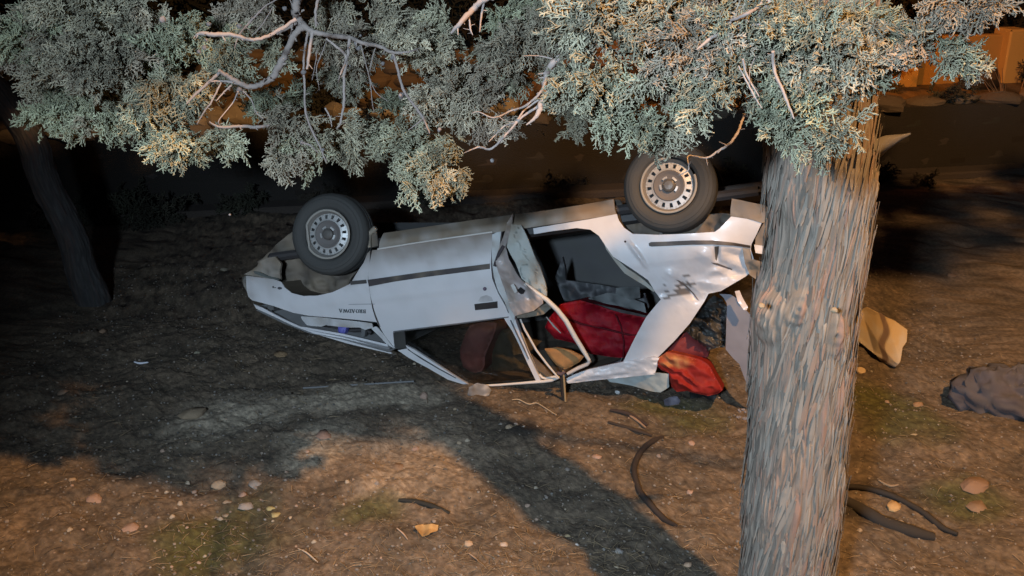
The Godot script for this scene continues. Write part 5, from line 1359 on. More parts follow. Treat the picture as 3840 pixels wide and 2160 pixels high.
	sheet("door_skin", [Vector2(-1, -0.038), Vector2(-1.011, -0.105), Vector2(-1.036, -0.202), Vector2(-1.056, -0.241), Vector2(-1.023, -0.342), Vector2(-0.985, -0.452), Vector2(-0.957, -0.494), Vector2(-0.908, -0.548), Vector2(-0.862, -0.612), Vector2(-0.861, -0.631), Vector2(-0.933, -0.672), Vector2(-1.015, -0.685), Vector2(-1.072, -0.694), Vector2(-1.104, -0.633), Vector2(-1.123, -0.523), Vector2(-1.124, -0.397), Vector2(-1.125, -0.31), Vector2(-1.085, -0.191), Vector2(-1.046, -0.091)], func(u: float, v: float) -> float: return body(v) + 0.06 + 0.35 * (u + 1.07) + 0.05 * sin(v * 14.0) + 0.035 * fold(u, v, Vector2(-0.98, -0.3), Vector2(-0.9, -0.62), 0.05) + 0.02 * noise.get_noise_2d(u * 420.0, v * 420.0), 0.012, dusty(Color(0.45, 0.41, 0.4), 0.25), M.paint, rd, 0.016)
	sheet("door_skin_tear", [Vector2(-1.053, -0.49), Vector2(-1.03, -0.485), Vector2(-1.016, -0.516), Vector2(-1.013, -0.54), Vector2(-1.035, -0.543)], func(u: float, v: float) -> float: return body(v) + 0.085 + 0.35 * (u + 1.07), 0.006, plain_col(Color(0.6, 0.62, 0.6)), M.paint, rd, 0.01)
	sheet("handle_hole", [Vector2(-1.024, -0.527), Vector2(-1.01, -0.521), Vector2(-0.995, -0.511), Vector2(-0.969, -0.537), Vector2(-0.987, -0.556), Vector2(-1.004, -0.558), Vector2(-1.018, -0.545)], func(u: float, v: float) -> float: return body(v) + 0.088 + 0.35 * (u + 1.07) + 0.05 * sin(v * 14.0), 0.006, plain_col(Color(0.012, 0.012, 0.014)), M.rubber, rd, 0.01)
	var fr := MB.new()
	fr.tube([Vector3(-0.965, -0.491, 0.056), Vector3(-0.9, -0.557, 0.042), Vector3(-0.842, -0.612, 0.026), Vector3(-0.788, -0.684, 0.001), Vector3(-0.746, -0.762, -0.027), Vector3(-0.712, -0.866, -0.063), Vector3(-0.676, -0.96, -0.096), Vector3(-0.647, -1.039, -0.123)], [0.012, 0.014, 0.016, 0.017, 0.017, 0.017, 0.016, 0.012], 8, Color(0.58, 0.57, 0.54))
	fr.tube([Vector3(-0.645, -1.044, -0.135), Vector3(-0.667, -1.065, -0.142), Vector3(-0.73, -1.085, -0.149), Vector3(-0.809, -1.118, -0.161)], [0.012, 0.013, 0.014, 0.012], 8, Color(0.5, 0.47, 0.44))
	carpart("window_frame", fr, M.paint, rd)
	var fr2 := MB.new()
	fr2.tube([Vector3(-1.051, -0.721, -0.052), Vector3(-1.038, -0.791, -0.076), Vector3(-1.02, -0.845, -0.095), Vector3(-0.99, -0.94, -0.129), Vector3(-0.937, -1.046, -0.166), Vector3(-0.88, -1.145, -0.2)], [0.006, 0.008, 0.008, 0.008, 0.008, 0.006], 7, Color(0.58, 0.56, 0.52))
	carpart("inner_frame", fr2, M.paint, rd)
	var sl2 := MB.new()
	sl2.tube([Vector3(-1.064, -0.237, 0.085), Vector3(-1.1, -0.285, 0.089), Vector3(-1.139, -0.359, 0.09)], [0.011, 0.012, 0.01], 7, Color(0.05, 0.043, 0.045))
	carpart("door_seal", sl2, M.rubber, rd)
	var sc := MB.new()
	sc.tube([Vector3(-0.889, -0.728, -0.1), Vector3(-0.848, -0.79, -0.1), Vector3(-0.806, -0.843, -0.1)], [0.004, 0.007, 0.003], 6, Color(0.4, 0.36, 0.32))
	carpart("regulator_arm", sc, M.dusty_metal, rd)
	sheet("torn_lining", [Vector2(-1.072, -0.692), Vector2(-0.984, -0.677), Vector2(-0.909, -0.65), Vector2(-0.846, -0.633), Vector2(-0.84, -0.673), Vector2(-0.891, -0.707), Vector2(-0.972, -0.713), Vector2(-1.032, -0.716), Vector2(-1.071, -0.712)], func(u: float, v: float) -> float: return body(v) + 0.03 + 0.02 * noise.get_noise_2d(u * 700.0, v * 700.0), 0.01, dusty(Color(0.13, 0.13, 0.11), 0.2), M.paper, rd, 0.02)
	# seal strip hanging from the roof edge to the soil
	var hs := MB.new()
	hs.tube([Vector3(-0.837, -1.082, -0.108), Vector3(-0.85, -1.179, -0.142), Vector3(-0.861, -1.251, -0.168), Vector3(-0.865, -1.335, -0.197)], [0.011, 0.011, 0.01, 0.008], 6, Color(0.02, 0.018, 0.018))
	hs.tube([Vector3(-0.822, -1.088, -0.101), Vector3(-0.833, -1.181, -0.133), Vector3(-0.847, -1.284, -0.169), Vector3(-0.861, -1.396, -0.208)], [0.006, 0.0075, 0.0075, 0.006], 6, Color(0.32, 0.23, 0.12))
	hs.tube([Vector3(-0.863, -1.1, -0.105), Vector3(-0.839, -1.109, -0.108), Vector3(-0.812, -1.097, -0.104)], [0.012, 0.014, 0.01], 6, Color(0.1, 0.07, 0.075))
	carpart("hanging_seal", hs, M.rubber)
	# --- wheels
	wheel([Vector3(0.004, 0.002, -0.01)][0], 0.288, 0.176, Basis(Vector3(1, 0, 0), -0.1) * Basis(Vector3(0, 1, 0), -0.03), 0.0, Vector2(0.33, 1.38))
	wheel([Vector3(-2.313, -0.002, -0.02)][0], 0.281, 0.17, Basis(Vector3(1, 0, 0), -0.03), 0.13, Vector2.ZERO)
	for c in [Vector3(0.0, 0.0, -1.36), Vector3(-2.72, -0.06, -1.36)]:
		wheel(c, 0.285, 0.172, Basis(Vector3(0, 1, 0), PI), 0.0, Vector2.ZERO)
	var ax := MB.new()
	ax.tube([Vector3(0, 0.0, -0.1), Vector3(0, -0.03, -0.7), Vector3(0, 0, -1.3)], [0.03, 0.035, 0.03], 10, Color(0.06, 0.05, 0.045))
	ax.tube([Vector3(-2.3, 0.0, -0.1), Vector3(-2.3, -0.06, -0.4), Vector3(-2.3, -0.06, -1.0), Vector3(-2.3, 0, -1.3)], [0.025, 0.02, 0.02, 0.025], 10, Color(0.06, 0.05, 0.045))
	var mf: Array = [Vector3(-2.054, -0.127, -0.1), Vector3(-2.051, -0.037, -0.1), Vector3(-2.008, -0.014, -0.1), Vector3(-1.988, 0, -0.1)]
	ax.tube(mf, [0.016, 0.03, 0.022, 0.018], 7, Color(0.27, 0.23, 0.18))
	carpart("axle", ax, M.dusty_metal)
	sheet("mud_flap", [Vector2(-2.071, -0.035), Vector2(-2.014, 0.003), Vector2(-1.99, 0.003), Vector2(-1.99, -0.045), Vector2(-1.995, -0.124), Vector2(-2.051, -0.128), Vector2(-2.057, -0.082)], level(-0.1, 0.03), 0.015, dusty(Color(0.1, 0.085, 0.07), 0.4), M.rubber)

	# --- things lying in or half out of the car
	var bk := MB.new()
	var bpoly: Array = [Vector2(-0.222, -1.082), Vector2(-0.159, -1.046), Vector2(-0.118, -1.055), Vector2(-0.026, -1.086), Vector2(0.059, -1.12), Vector2(0.092, -1.15), Vector2(0.112, -1.184), Vector2(0.129, -1.233), Vector2(0.15, -1.278), Vector2(0.166, -1.322), Vector2(0.132, -1.345), Vector2(0.068, -1.353), Vector2(0.008, -1.332), Vector2(-0.058, -1.307), Vector2(-0.121, -1.307), Vector2(-0.154, -1.272), Vector2(-0.162, -1.18), Vector2(-0.205, -1.159), Vector2(-0.233, -1.124)]
	bk.panel(bpoly, pillow(bpoly, -0.17, 0.06, 0.034, Vector2(0.85, -0.5)), 0.22, func(u: float, v: float) -> Color:
		var s := fold(u, v, [Vector2(-0.214, -1.056)][0], [Vector2(0.001, -1.125)][0], 0.035) + fold(u, v, [Vector2(-0.209, -1.105)][0], [Vector2(-0.039, -1.148)][0], 0.02)
		return Color(0.23, 0.022, 0.018).lerp(Color(0.4, 0.21, 0.09), clampf(s * 1.3 * (0.8 + fine.get_noise_2d(u * 900.0, v * 300.0)), 0, 0.9)) * (1.0 + 0.4 * fine.get_noise_2d(u * 500.0, v * 500.0)), 0.016)
	var blk := put("red_blanket", bk, M.cloth)
	blk.transform = Transform3D(bs, Vector3(0.95852, 1.43927, -5.87380))
	tag(blk, "crumpled red blanket with tan streaks spilling out of the car's rear window", "blanket")

# ---------- things on the soil ----------
func on_ground(p: Vector2, lift := 0.0) -> Vector3:
	return Vector3(p.x, hgt(p.x, p.y) + lift, p.y)

func stone(p: Vector2, s: float, flat_: float, col: Color, label: String, called := "stone", group := "") -> void:
	var mb := MB.new()
	mb.rock(Vector3(0, s * 0.28 * flat_, 0), Vector3(s, s * flat_ * 0.62, s * rng.randf_range(0.7, 0.95)), col * rng.randf_range(0.85, 1.15), rng, rng.randf() * 6.0)
	var o := put(called, mb, M.stone)
	o.position = on_ground(p, -0.006)
	tag(o, label, "stone" if called != "pebble" else "pebble", group)

func strip(called: String, pts: Array, w: float, h: float, col: Color, m: Material, label: String, category: String, group := "") -> void:
	var mb := MB.new()
	var c: Vector2 = pts[0]
	var p3 := []
	var r := []
	for i in pts.size():
		var q := on_ground(pts[i], h * 0.5)
		p3.append(q - on_ground(c))
		r.append(w * 0.5 * (0.6 if i == 0 or i == pts.size() - 1 else 1.0))
	var sm := smooth_path(p3, r, 6)
	mb.tube(sm[0], sm[1], 8, col, 0.06, rng)
	var o := put(called, mb, m)
	o.position = on_ground(c)
	o.scale = Vector3(1, 1, 1)
	tag(o, label, category, group)

func make_debris() -> void:
	var tan_c := Color(0.36, 0.27, 0.18)
	var pink := Color(0.34, 0.235, 0.18)
	var grey := Color(0.24, 0.22, 0.2)
	var named := [
		[[[Vector2(-1.658, -4.797), 0.047]], 0.9, tan_c, "largest pale angular stone on the pebbly strip in the left foreground"],
		[[[Vector2(-1.486, -4.667), 0.033]], 0.9, pink, "rounded pinkish stone below the pale angular stone at left"],
		[[[Vector2(-1.448, -4.78), 0.045]], 0.8, grey * 1.1, "greyish stone just right of the pale angular stone at left"],
		[[[Vector2(-1.558, -4.601), 0.028]], 0.9, tan_c, "small tan stone under the rounded pinkish one"],
		[[[Vector2(-1.312, -4.558), 0.028]], 0.6, Color(0.36, 0.31, 0.14), "yellowish flat stone at the edge of the green patch"],
		[[[Vector2(-1.276, -4.498), 0.034]], 0.45, Color(0.36, 0.31, 0.15), "long flat yellowish stone beside the green patch"],
		[[[Vector2(-1.441, -4.558), 0.043]], 0.7, grey, "wide dull brown stone above the green patch"],
		[[[Vector2(-1.539, -4.498), 0.026]], 0.6, tan_c, "flat tan stone left of the wide dull brown stone"],
		[[[Vector2(-2.485, -4.801), 0.025]], 0.8, tan_c, "pale stone alone on the far left of the lit soil"],
		[[[Vector2(-2.297, -4.628), 0.061]], 0.5, pink, "broad flat pinkish stone low on the left"],
		[[[Vector2(-0.046, -4.194), 0.028]], 0.7, Color(0.48, 0.4, 0.33), "palest stone in the middle foreground"],
		[[[Vector2(-0.223, -4.204), 0.028]], 0.75, Color(0.4, 0.29, 0.19), "tan stone left of the palest foreground stone"],
		[[[Vector2(0.286, -4.289), 0.019]], 1.0, Color(0.45, 0.34, 0.2), "small tan stone on the left edge of the trunk's shadow"],
		[[[Vector2(0.332, -4.208), 0.014]], 0.7, Color(0.5, 0.5, 0.48), "whitish chip of stone inside the trunk's shadow"],
		[[[Vector2(2.07, -4.543), 0.056]], 0.6, Color(0.42, 0.28, 0.13), "large smooth ochre stone right of the trunk's foot"],
		[[[Vector2(2.592, -4.752), 0.1]], 0.45, Color(0.24, 0.16, 0.11), "low broad brown rock at right beyond the ochre stone"],
		[[[Vector2(2.527, -4.555), 0.065]], 0.35, Color(0.26, 0.18, 0.12), "flat brown slab near the right edge of the soil"],
		[[[Vector2(2.654, -5.725), 0.044]], 0.8, Color(0.3, 0.18, 0.09), "brown stone half way between the torn sack and the grey boulder"],
		[[[Vector2(2.479, -5.334), 0.034]], 0.4, Color(0.4, 0.36, 0.26), "pale flat chip on the mossy ground at right"],
		[[[Vector2(-0.02, -5.334), 0.029]], 0.9, tan_c, "tan stone where the trunk's shadow meets the crown's shadow"],
		[[[Vector2(-0.366, -5.632), 0.018]], 0.9, tan_c, "tan pebble topping the sandy hummock"],
		[[[Vector2(-0.579, -5.157), 0.026]], 0.9, pink, "squarish pink stone on the sandy hummock"],
		[[[Vector2(-0.318, -5.175), 0.019]], 0.9, tan_c, "tan stone right of the squarish one on the sand"],
		[[[Vector2(-0.659, -4.949), 0.055]], 0.4, Color(0.28, 0.19, 0.12), "flat sandy slab on the left of the hummock"],
		[[[Vector2(-0.587, -5.848), 0.037]], 1.0, pink * 0.9, "pinkish stone in the shade below the front door"],
		[[[Vector2(-1.146, -5.261), 0.058]], 0.5, pink * 0.85, "flat pinkish stone in the grey shade left of the sand"],
		[[[Vector2(-2.045, -5.589), 0.092]], 0.45, tan_c * 0.7, "broad tan stone at the left end of the grey patch"],
		[[[Vector2(-1.686, -6.506), 0.069]], 0.5, Color(0.27, 0.18, 0.1), "brown stone lying in the dark below the bonnet"],
		[[[Vector2(-3.002, -5.894), 0.04]], 0.7, Color(0.26, 0.18, 0.12), "brown stone alone in the dark at far left"],
		[[[Vector2(-3.142, -6.926), 0.037]], 1.0, Color(0.26, 0.17, 0.11), "small upright stone below the leaning tree"],
		[[[Vector2(-2.596, -8.331), 0.039]], 0.9, Color(0.25, 0.22, 0.16), "pale stone on the dark ground left of the car's nose"],
		[[[Vector2(-2.3, -6.548), 0.026]], 0.8, Color(0.3, 0.28, 0.2), "small pale stone right of the metal scrap"],
		[[[Vector2(0.491, -4.985), 0.032]], 0.5, pink * 0.9, "pinkish flat stone right of the trunk's shadow"],
		[[[Vector2(0.733, -4.604), 0.026]], 0.7, grey, "grey stone by the lower end of the rubber strip"],
		[[[Vector2(0.996, -4.731), 0.024]], 0.8, pink, "pink stone between the rubber strip and the trunk"],
		[[[Vector2(1.092, -5.246), 0.027]], 0.7, pink * 1.1, "pale pink stone between the rubber strip's tip and the trunk"],
		[[[Vector2(3.912, -8.206), 0.049]], 0.6, Color(0.2, 0.13, 0.08), "dull stone on the brown slope behind the trunk at right"],
		[[[Vector2(0.533, -4.131), 0.028]], 0.6, grey, "grey stone low in the trunk's shadow"],
		[[[Vector2(0.864, -4.02), 0.023]], 0.6, Color(0.44, 0.3, 0.2), "tan stone at the trunk's left foot"],
		[[[Vector2(-1.992, -4.352), 0.05]], 0.4, pink * 0.85, "flat pinkish stone left of the green patch"],
	]
	for s in named:
		stone(s[0][0][0], s[0][0][1], s[1], s[2], s[3])
	# scattered pebbles, each a thing; denser on the pebbly strip at left
	var g := RandomNumberGenerator.new()
	g.seed = 41
	var pv := []
	for i in 8:
		var pm := MB.new()
		pm.rock(Vector3.ZERO, Vector3(1, 0.65, 0.85), Color(0.3, 0.23, 0.17).lerp([Color(0.36, 0.25, 0.19), Color(0.24, 0.22, 0.2), Color(0.4, 0.34, 0.25)][i % 3], 0.7), g)
		pv.append(pm.mesh())
	for i in 130:
		var p := Vector2(g.randf_range(-2.7, 2.6), -g.randf_range(3.75, 6.6))
		if i < 50:
			p = Vector2(-1.5 + g.randfn() * 0.75, -4.5 + g.randfn() * 0.3)
		var pe := MeshInstance3D.new()
		pe.mesh = pv[g.randi() % 8]
		pe.material_override = M.stone
		var s: float = 0.006 + 0.015 * pow(g.randf(), 2.6)
		pe.transform = Transform3D(Basis(Vector3.UP, g.randf() * 6.0).scaled(Vector3(s, s, s)), on_ground(p, s * 0.15))
		pe.name = numbered("pebble")
		add_child(pe)
		tag(pe, "small pebble scattered on the bare soil in front of the car", "pebble", "small pebbles scattered on the soil")
	# gravel too fine to count, dead straw, litter of twigs
	var mm := MultiMesh.new()
	mm.transform_format = MultiMesh.TRANSFORM_3D
	mm.use_colors = true
	var gm := MB.new()
	gm.rock(Vector3.ZERO, Vector3(1, 0.6, 0.8), Color.WHITE, g)
	mm.mesh = gm.mesh()
	mm.instance_count = 16000
	for i in 16000:
		var p := Vector2(g.randf_range(-3.6, 3.6), -3.3 - 5.2 * pow(g.randf(), 1.2))
		var s := 0.0025 + 0.009 * pow(g.randf(), 3.5)
		mm.set_instance_transform(i, Transform3D(Basis(Vector3.UP, g.randf() * 6.0).scaled(Vector3(s, s, s)), on_ground(p, s * 0.2)))
		var b := g.randf_range(0.35, 1.15)
		mm.set_instance_color(i, Color(0.26 * b, 0.2 * b, 0.145 * b).lerp(Color(0.24, 0.23, 0.21) * b, g.randf()))
	var gi := MultiMeshInstance3D.new()
	gi.multimesh = mm
	gi.material_override = M.stone
	gi.name = numbered("gravel")
	add_child(gi)
	tag(gi, "fine gravel and soil crumbs strewn over the bare ground", "gravel", "", "stuff")
	var st := MultiMesh.new()
	st.transform_format = MultiMesh.TRANSFORM_3D
	st.use_colors = true
	var sm := MB.new()
	sm.tube([Vector3(-0.5, 0, 0), Vector3(-0.1, 0.04, 0.03), Vector3(0.5, 0.0, -0.02)], [0.02, 0.025, 0.012], 4, Color.WHITE)
	st.mesh = sm.mesh()
	st.instance_count = 5000
	for i in 5000:
		var p := Vector2(g.randf_range(-3.0, 3.2), -3.4 - 3.6 * pow(g.randf(), 1.5))
		if i % 3 == 0:
			p = Vector2(-0.2 + g.randfn() * 0.9, -4.05 + g.randfn() * 0.22)
		var s := g.randf_range(0.02, 0.085)
		var th := s * g.randf_range(0.5, 1.1)
		var bs := Basis(Vector3.UP, g.randf() * 6.0) * Basis(Vector3(0, 0, 1), g.randf_range(-0.25, 0.25))
		st.set_instance_transform(i, Transform3D(bs * Basis.from_scale(Vector3(s, th, th)), on_ground(p, 0.004)))
		var b := g.randf_range(0.45, 1.2)
		st.set_instance_color(i, Color(0.3 * b, 0.22 * b, 0.13 * b))
	var si := MultiMeshInstance3D.new()
	si.multimesh = st
	si.material_override = M.stone
	si.name = numbered("straw")
	add_child(si)
	tag(si, "dry straw and needle litter strewn over the soil", "straw", "", "stuff")
	# thin green grass
	var gr := MultiMesh.new()
	gr.transform_format = MultiMesh.TRANSFORM_3D
	gr.use_colors = true
	var tm := MB.new()
	for i in 6:
		var a := g.randf() * TAU
		var o := Vector3(g.randf_range(-0.3, 0.3), 0, g.randf_range(-0.3, 0.3))
		var d := Vector3(cos(a), 0, sin(a))
		var w := Vector3(-d.z, 0, d.x) * 0.035
		var tip := o + d * g.randf_range(0.3, 0.7) + Vector3(0, g.randf_range(0.5, 1.0), 0)
		var mid := o.lerp(tip, 0.5) + Vector3(0, 0.15, 0)
		tm.flat([o - w, o + w, mid + w * 0.8, mid - w * 0.8], Color.WHITE)
		tm.flat([mid - w * 0.8, mid + w * 0.8, tip], Color.WHITE)
	gr.mesh = tm.mesh()
	var gp := []
	for bl in blobs:
		if bl[3].g < bl[3].r or bl[4] < 0.84 or bl[3].g < 0.05:
			continue
		for i in int(2600 * bl[1] * bl[2] * 4.0):
			var p := Vector2(bl[0].x + g.randfn() * bl[1] * 0.5, bl[0].y + g.randfn() * bl[2] * 0.5)
			if patch(p.x, p.y, bl[0].x, bl[0].y, bl[1], bl[2]) > g.randf() * 0.6:
				gp.append(p)
	gr.instance_count = gp.size()
	for i in gp.size():
		var s := g.randf_range(0.015, 0.045)
		gr.set_instance_transform(i, Transform3D(Basis(Vector3.UP, g.randf() * 6.0).scaled(Vector3(s, s * g.randf_range(0.5, 1.0), s)), on_ground(gp[i], -0.001)))
		var b := g.randf_range(0.6, 1.3)
		gr.set_instance_color(i, Color(0.1 * b, 0.105 * b, 0.035 * b))
	var gri := MultiMeshInstance3D.new()
	gri.multimesh = gr
	gri.material_override = M.grass_blade
	gri.name = numbered("grass")
	add_child(gri)
	tag(gri, "thin short green grass in patches on the soil", "grass", "", "stuff")
	# boulder at the right edge
	var bl := [[Vector2(3.221, -5.769), 0.308]]
	var bm := MB.new()
	var s: float = bl[0][1]
	bm.mound(Vector3(s * 0.2, s * 0.12, 0), Vector3(s * 1.2, s * 0.78, s * 0.8), Color(0.08, 0.074, 0.082), noise, 0.36)
	var bo := put("boulder", bm, M.stone)
	bo.position = on_ground(bl[0][0], -0.02)
	tag(bo, "big purplish grey boulder at the right edge", "boulder")
	# torn sack
	var sk := [[Vector2(2.617, -6.405), 0.143]]
	var r: float = sk[0][1]
	var sb := MB.new()
	var outl := [Vector2(-1.0, 0.35), Vector2(-1.05, 1.35), Vector2(-0.55, 2.0), Vector2(0.1, 2.12), Vector2(0.75, 2.0), Vector2(1.38, 1.62), Vector2(1.32, 1.2), Vector2(1.1, 1.0), Vector2(1.0, 0.5), Vector2(0.75, 0.0), Vector2(0.15, -0.02), Vector2(-0.1, 0.3)]
	for i in outl.size():
		outl[i] *= r * Vector2(0.95, 0.86)
	var creases := []
	for i in 15:
		var an := g.randf() * TAU
		creases.append([Vector2(cos(an), sin(an)), g.randf_range(-0.8, 0.8) * r, g.randf_range(0.15, 0.5) * (1.0 if g.randf() < 0.5 else -1.0)])
	sb.panel(outl, func(u: float, v: float) -> float:
		var z := -0.3 * v + 0.2 * r * (1.0 - pow(u / (1.4 * r), 2))
		for c in creases:
			z += c[2] * absf(Vector2(u, v - r).dot(c[0]) - c[1])
		return z, 0.012, func(u: float, v: float) -> Color:
		var c := Color(0.5, 0.37, 0.2).lerp(Color(0.5, 0.43, 0.33), clampf(0.5 - (v - r) * 8.0 + noise.get_noise_2d(u * 500.0, v * 500.0), 0, 1))
		var d := absf(u - 0.2 * r - 0.1 * r * sin(v * 40.0))
		return c.lerp(Color(0.13, 0.085, 0.08), 0.85 * (1.0 - smoothstep(0.1 * r, 0.17 * r, d))), 0.007)
	var so := put("torn_sack", sb, M.paper)
	so.position = on_ground(sk[0][0], 0.0)
	so.rotation.y = -0.25
	tag(so, "crumpled yellow paper sack with a dark stripe lying right of the trunk", "sack")
	var cap := [[Vector2(2.443, -6.222), 0.033]]
	var cm := MB.new()
	cm.lathe(Transform3D(Basis(Vector3.RIGHT, -PI / 2 + 0.25), Vector3(0, cap[0][1] * 0.4, 0)), [Vector2(cap[0][1], -0.006), Vector2(cap[0][1] * 0.98, 0.004), Vector2(cap[0][1] * 0.8, 0.008), Vector2(0, 0.008)], 20, Color(0.5, 0.38, 0.22))
	tag(put("round_lid", cm, M.plastic), "small round cream lid on the soil under the paper sack", "lid").position = on_ground(cap[0][0])
	# scrap in the dark at left, its glint painted as near-white colour
	var gl: Array = [Vector2(-2.704, -6.385), Vector2(-2.657, -6.365), Vector2(-2.595, -6.358)]
	strip("metal_scrap", gl, 0.016, 0.02, Color(0.9, 0.92, 1.0), M.painted_glint, "short metal scrap in the dark at left with its glint painted white", "scrap")
	strip("rubber_strip", [Vector2(0.933, -5.348), Vector2(0.865, -5.261), Vector2(0.785, -5.143), Vector2(0.724, -4.993), Vector2(0.694, -4.834), Vector2(0.704, -4.671), Vector2(0.74, -4.543), Vector2(0.801, -4.424), Vector2(0.854, -4.335)], 0.036, 0.012, Color(0.035, 0.026, 0.02), M.rubber, "curved dark rubber strip lying between the trunk's shadow and the trunk", "rubber strip")
	strip("trim_piece", [Vector2(-0.614, -4.574), Vector2(-0.524, -4.551), Vector2(-0.423, -4.509), Vector2(-0.334, -4.472)], 0.03, 0.012, Color(0.022, 0.02, 0.018), M.rubber, "straight black trim strip lying at the edge of the green patch", "trim strip")
	strip("hose", [Vector2(1.859, -4.764), Vector2(1.98, -4.723), Vector2(2.101, -4.628), Vector2(2.2, -4.491), Vector2(2.262, -4.381), Vector2(2.318, -4.317)], 0.035, 0.03, Color(0.03, 0.024, 0.02), M.rubber, "thin dark hose curving away right of the trunk's foot", "hose")
	strip("dead_branch", [Vector2(1.799, -4.604), Vector2(1.867, -4.517), Vector2(1.953, -4.395), Vector2(2.068, -4.31), Vector2(2.181, -4.283)], 0.07, 0.03, Color(0.035, 0.03, 0.026), M.bark, "dark thick dead branch lying at the trunk's right foot", "branch")
	strip("glass_moulding", [Vector2(-1.42, -5.995), Vector2(-0.663, -5.983)], 0.022, 0.05, Color(0.16, 0.16, 0.16), M.plastic, "long straight pale moulding lying below the bonnet", "moulding")
	strip("wire", [Vector2(0, -5.758), Vector2(0.044, -5.769), Vector2(0.109, -5.714), Vector2(0.161, -5.725), Vector2(0.216, -5.643), Vector2(0.284, -5.552)], 0.007, 0.02, Color(0.45, 0.36, 0.24), M.stone, "thin straw coloured wire below the front door window", "wire")
	strip("charred_stick", [Vector2(0.631, -5.616), Vector2(0.742, -5.573), Vector2(0.859, -5.5)], 0.03, 0.02, Color(0.04, 0.03, 0.024), M.bark, "dark charred stick above the rubber strip's tip", "stick")
	strip("charred_stick", [Vector2(0.608, -5.5), Vector2(0.748, -5.408), Vector2(0.864, -5.348)], 0.026, 0.02, Color(0.045, 0.034, 0.026), M.bark, "lower dark charred stick touching the rubber strip's tip", "stick")
	strip("pale_stick", [Vector2(0.723, -5.589), Vector2(0.786, -5.521), Vector2(0.84, -5.449)], 0.016, 0.03, Color(0.3, 0.19, 0.12), M.bark, "pale split stick between the two charred sticks", "stick")
	strip("pale_stick", [Vector2(2.085, -4.834), Vector2(2.145, -4.813), Vector2(2.198, -4.822)], 0.014, 0.02, Color(0.33, 0.24, 0.15), M.bark, "pale straight stick right of the trunk above the hose", "stick")
	strip("twig", [Vector2(-1.081, -4.164), Vector2(-1.027, -4.115), Vector2(-0.959, -4.048)], 0.009, 0.02, Color(0.5, 0.4, 0.3), M.bark, "pale twig in the front of the green patch", "twig")
	strip("twig", [Vector2(-0.215, -4.115), Vector2(-0.182, -4.076), Vector2(-0.164, -4.026)], 0.008, 0.02, Color(0.42, 0.3, 0.2), M.bark, "short tan twig below the tan foreground stone", "twig")
	strip("twig", [Vector2(-0.591, -4.276), Vector2(-0.557, -4.248), Vector2(-0.531, -4.208)], 0.009, 0.02, Color(0.45, 0.32, 0.22), M.bark, "short pink twig left of the yellow leaf", "twig")
	# leaf
	var lf := [[Vector2(-0.439, -4.276), 0.062]]
	var lm := MB.new()
	var q: float = lf[0][1]
	lm.panel([Vector2(-q, 0.2 * q), Vector2(-0.3 * q, -0.75 * q), Vector2(0.2 * q, -0.85 * q), Vector2(0.9 * q, 0.1 * q), Vector2(0.95 * q, 0.55 * q), Vector2(0.2 * q, 0.4 * q), Vector2(-0.4 * q, 0.6 * q)], func(u: float, v: float) -> float: return 0.3 * absf(v) + 0.01 * sin(u * 80.0), 0.002, plain_col(Color(0.4, 0.24, 0.09), 0.3), 0.012)
	var lo := put("fallen_leaf", lm, M.paper)
	lo.position = on_ground(lf[0][0], 0.012)
	lo.rotation.x = -PI / 2 + 0.25
	tag(lo, "yellow fallen leaf on the soil in the middle foreground", "leaf")
	# plates and fragments by the roof
	for it in [[[[Vector2(-0.208, -5.894), 0.096]], Color(0.2, 0.2, 0.2), "grey_shard", "flat grey shard on the soil under the roof edge", "shard"], [[[Vector2(1.066, -5.82), 0.068]], Color(0.17, 0.16, 0.19), "plastic_fragment", "dark broken plastic piece beneath the red blanket", "fragment"], [[[Vector2(0.708, -5.924), 0.021]], Color(0.6, 0.62, 0.62), "white_chip", "small white chip under the roof flap", "chip"], [[[Vector2(1.296, -5.894), 0.133]], Color(0.02, 0.02, 0.02), "black_tray", "black plastic tray in the shade under the red blanket", "tray"]]:
		var w: float = it[0][0][1]
		var fm := MB.new()
		var pl := []
		for i in 7:
			var a := TAU * i / 7.0
			pl.append(Vector2(cos(a), sin(a) * 0.7) * w * g.randf_range(0.7, 1.05))
		fm.panel(pl, func(u: float, v: float) -> float: return 0.25 * w * noise.get_noise_2d(u * 500.0, v * 500.0), 0.008, plain_col(it[1], 0.3), w * 0.4)
		var fo := put(it[2], fm, M.plastic)
		fo.position = on_ground(it[0][0][0], 0.02)
		fo.rotation = Vector3(-PI / 2 + 0.5, g.randf_range(-0.4, 0.4), 0)
		tag(fo, it[3], it[4])
	for p in [Vector2(1.493, -5.664), Vector2(1.501, -5.563), Vector2(1.46, -5.584)]:
		var cmx := MB.new()
		for i in 5:
			cmx.box(Transform3D(Basis.from_euler(Vector3(g.randf() * 6, g.randf() * 6, 0)), Vector3(g.randf_range(-0.02, 0.02), 0.008, g.randf_range(-0.02, 0.02))), Vector3.ONE * g.randf_range(0.008, 0.014), Color(0.6, 0.58, 0.6), 0.001)
		var co := put("glass_crumbs", cmx, M.sparkle)
		co.position = on_ground(p)
		tag(co, "glittering crumbs of broken window glass beside the trunk", "broken glass", "glass crumbs beside the trunk")

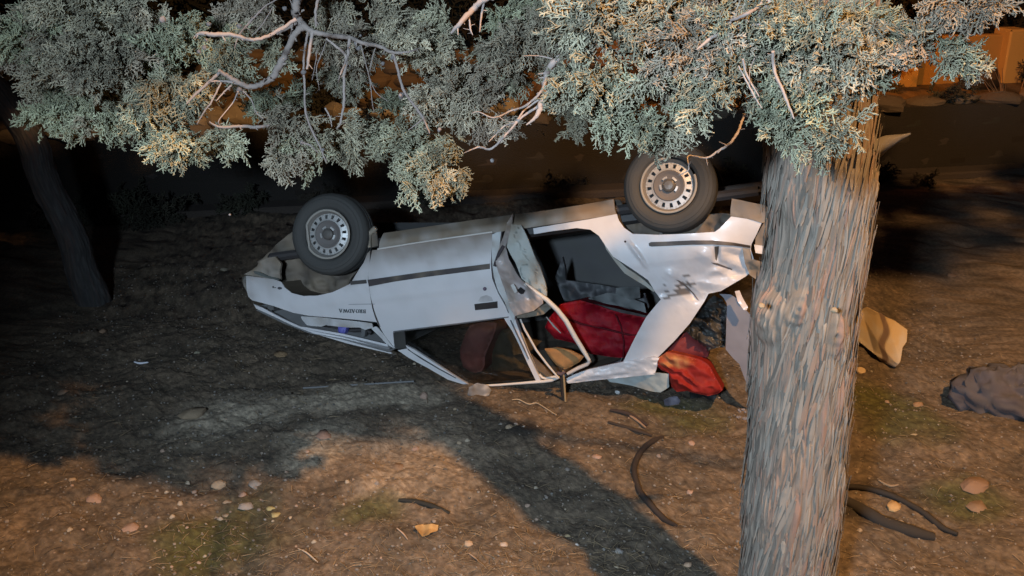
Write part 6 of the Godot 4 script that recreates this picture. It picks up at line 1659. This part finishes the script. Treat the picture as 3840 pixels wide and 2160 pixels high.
func _ready() -> void:
	noise.seed = 7
	noise.frequency = 0.02
	noise.fractal_octaves = 3
	fine.seed = 19
	fine.frequency = 0.02
	fine.fractal_octaves = 4
	bark.seed = 23
	bark.frequency = 0.008
	bark.fractal_octaves = 3
	cells.seed = 3
	cells.noise_type = FastNoiseLite.TYPE_CELLULAR
	cells.frequency = 0.012
	cells.cellular_jitter = 0.9
	cells.cellular_return_type = FastNoiseLite.RETURN_CELL_VALUE
	edges.seed = 3
	edges.noise_type = FastNoiseLite.TYPE_CELLULAR
	edges.frequency = 0.012
	edges.cellular_jitter = 0.9
	edges.cellular_return_type = FastNoiseLite.RETURN_DISTANCE2_SUB
	for f in [cells, edges]:
		f.fractal_type = FastNoiseLite.FRACTAL_NONE
	rng.seed = 1234
	# camera
	var cam := Camera3D.new()
	cam.name = "camera"
	cam.fov = 32.6421
	cam.near = 0.05
	cam.far = 400.0
	cam.position = Vector3(0, 3.0196, 0)
	cam.rotation_degrees = Vector3(-21.00, 0, 0)
	add_child(cam)
	# night sky, faint moon
	var env := Environment.new()
	env.background_mode = Environment.BG_SKY
	var sky := Sky.new()
	var sm := ProceduralSkyMaterial.new()
	sm.sky_top_color = Color(0.05, 0.06, 0.09)
	sm.sky_horizon_color = Color(0.12, 0.1, 0.09)
	sm.ground_bottom_color = Color(0.03, 0.03, 0.03)
	sm.ground_horizon_color = Color(0.08, 0.07, 0.06)
	sky.sky_material = sm
	env.sky = sky
	env.background_energy_multiplier = 0.4
	env.tonemap_mode = Environment.TONE_MAPPER_LINEAR
	env.tonemap_exposure = 1.0
	env.sdfgi_enabled = true
	env.ssao_enabled = true
	env.ssil_enabled = true
	var we := WorldEnvironment.new()
	we.name = "environment"
	we.environment = env
	add_child(we)
	var moon := DirectionalLight3D.new()
	moon.name = "moon_light"
	moon.light_energy = 0.004
	moon.light_color = Color(0.7, 0.8, 1.0)
	moon.light_angular_distance = 0.5
	moon.shadow_enabled = true
	moon.rotation_degrees = Vector3(-55, 30, 0)
	add_child(moon)
	make_materials()
	# the lamps that light the place; they stand behind and beside the picture
	lamp_post("garden_lamp", Vector3(-1.7, 0, 1.9), Vector3(-1.1, 3.75, 1.6), Color(0.81, 0.905, 1.0), 49.0, 0.16, "white lamp post behind the place where the picture is taken", Vector3(0.3, 1.0, -5.5), 30.5)
	lamp_post("street_lamp", Vector3(4.0, 0, 0.8), Vector3(3.1, 9.0, 0.08), Color(1.0, 0.755, 0.49), 132.0, 0.1, "tall warm street lamp behind and to the right")
	lamp_post("sodium_lamp", Vector3(4.75, 0, -14.7), Vector3(4.3, 4.6, -14.5), Color(1.0, 0.55, 0.14), 28.0, 0.2, "orange sodium lamp post hidden behind the juniper trunk beyond the low wall", Vector3(5.2, 0.4, -16.6), 68.0)
	make_ground()
	make_background()
	make_trees()
	make_car()
	make_debris()
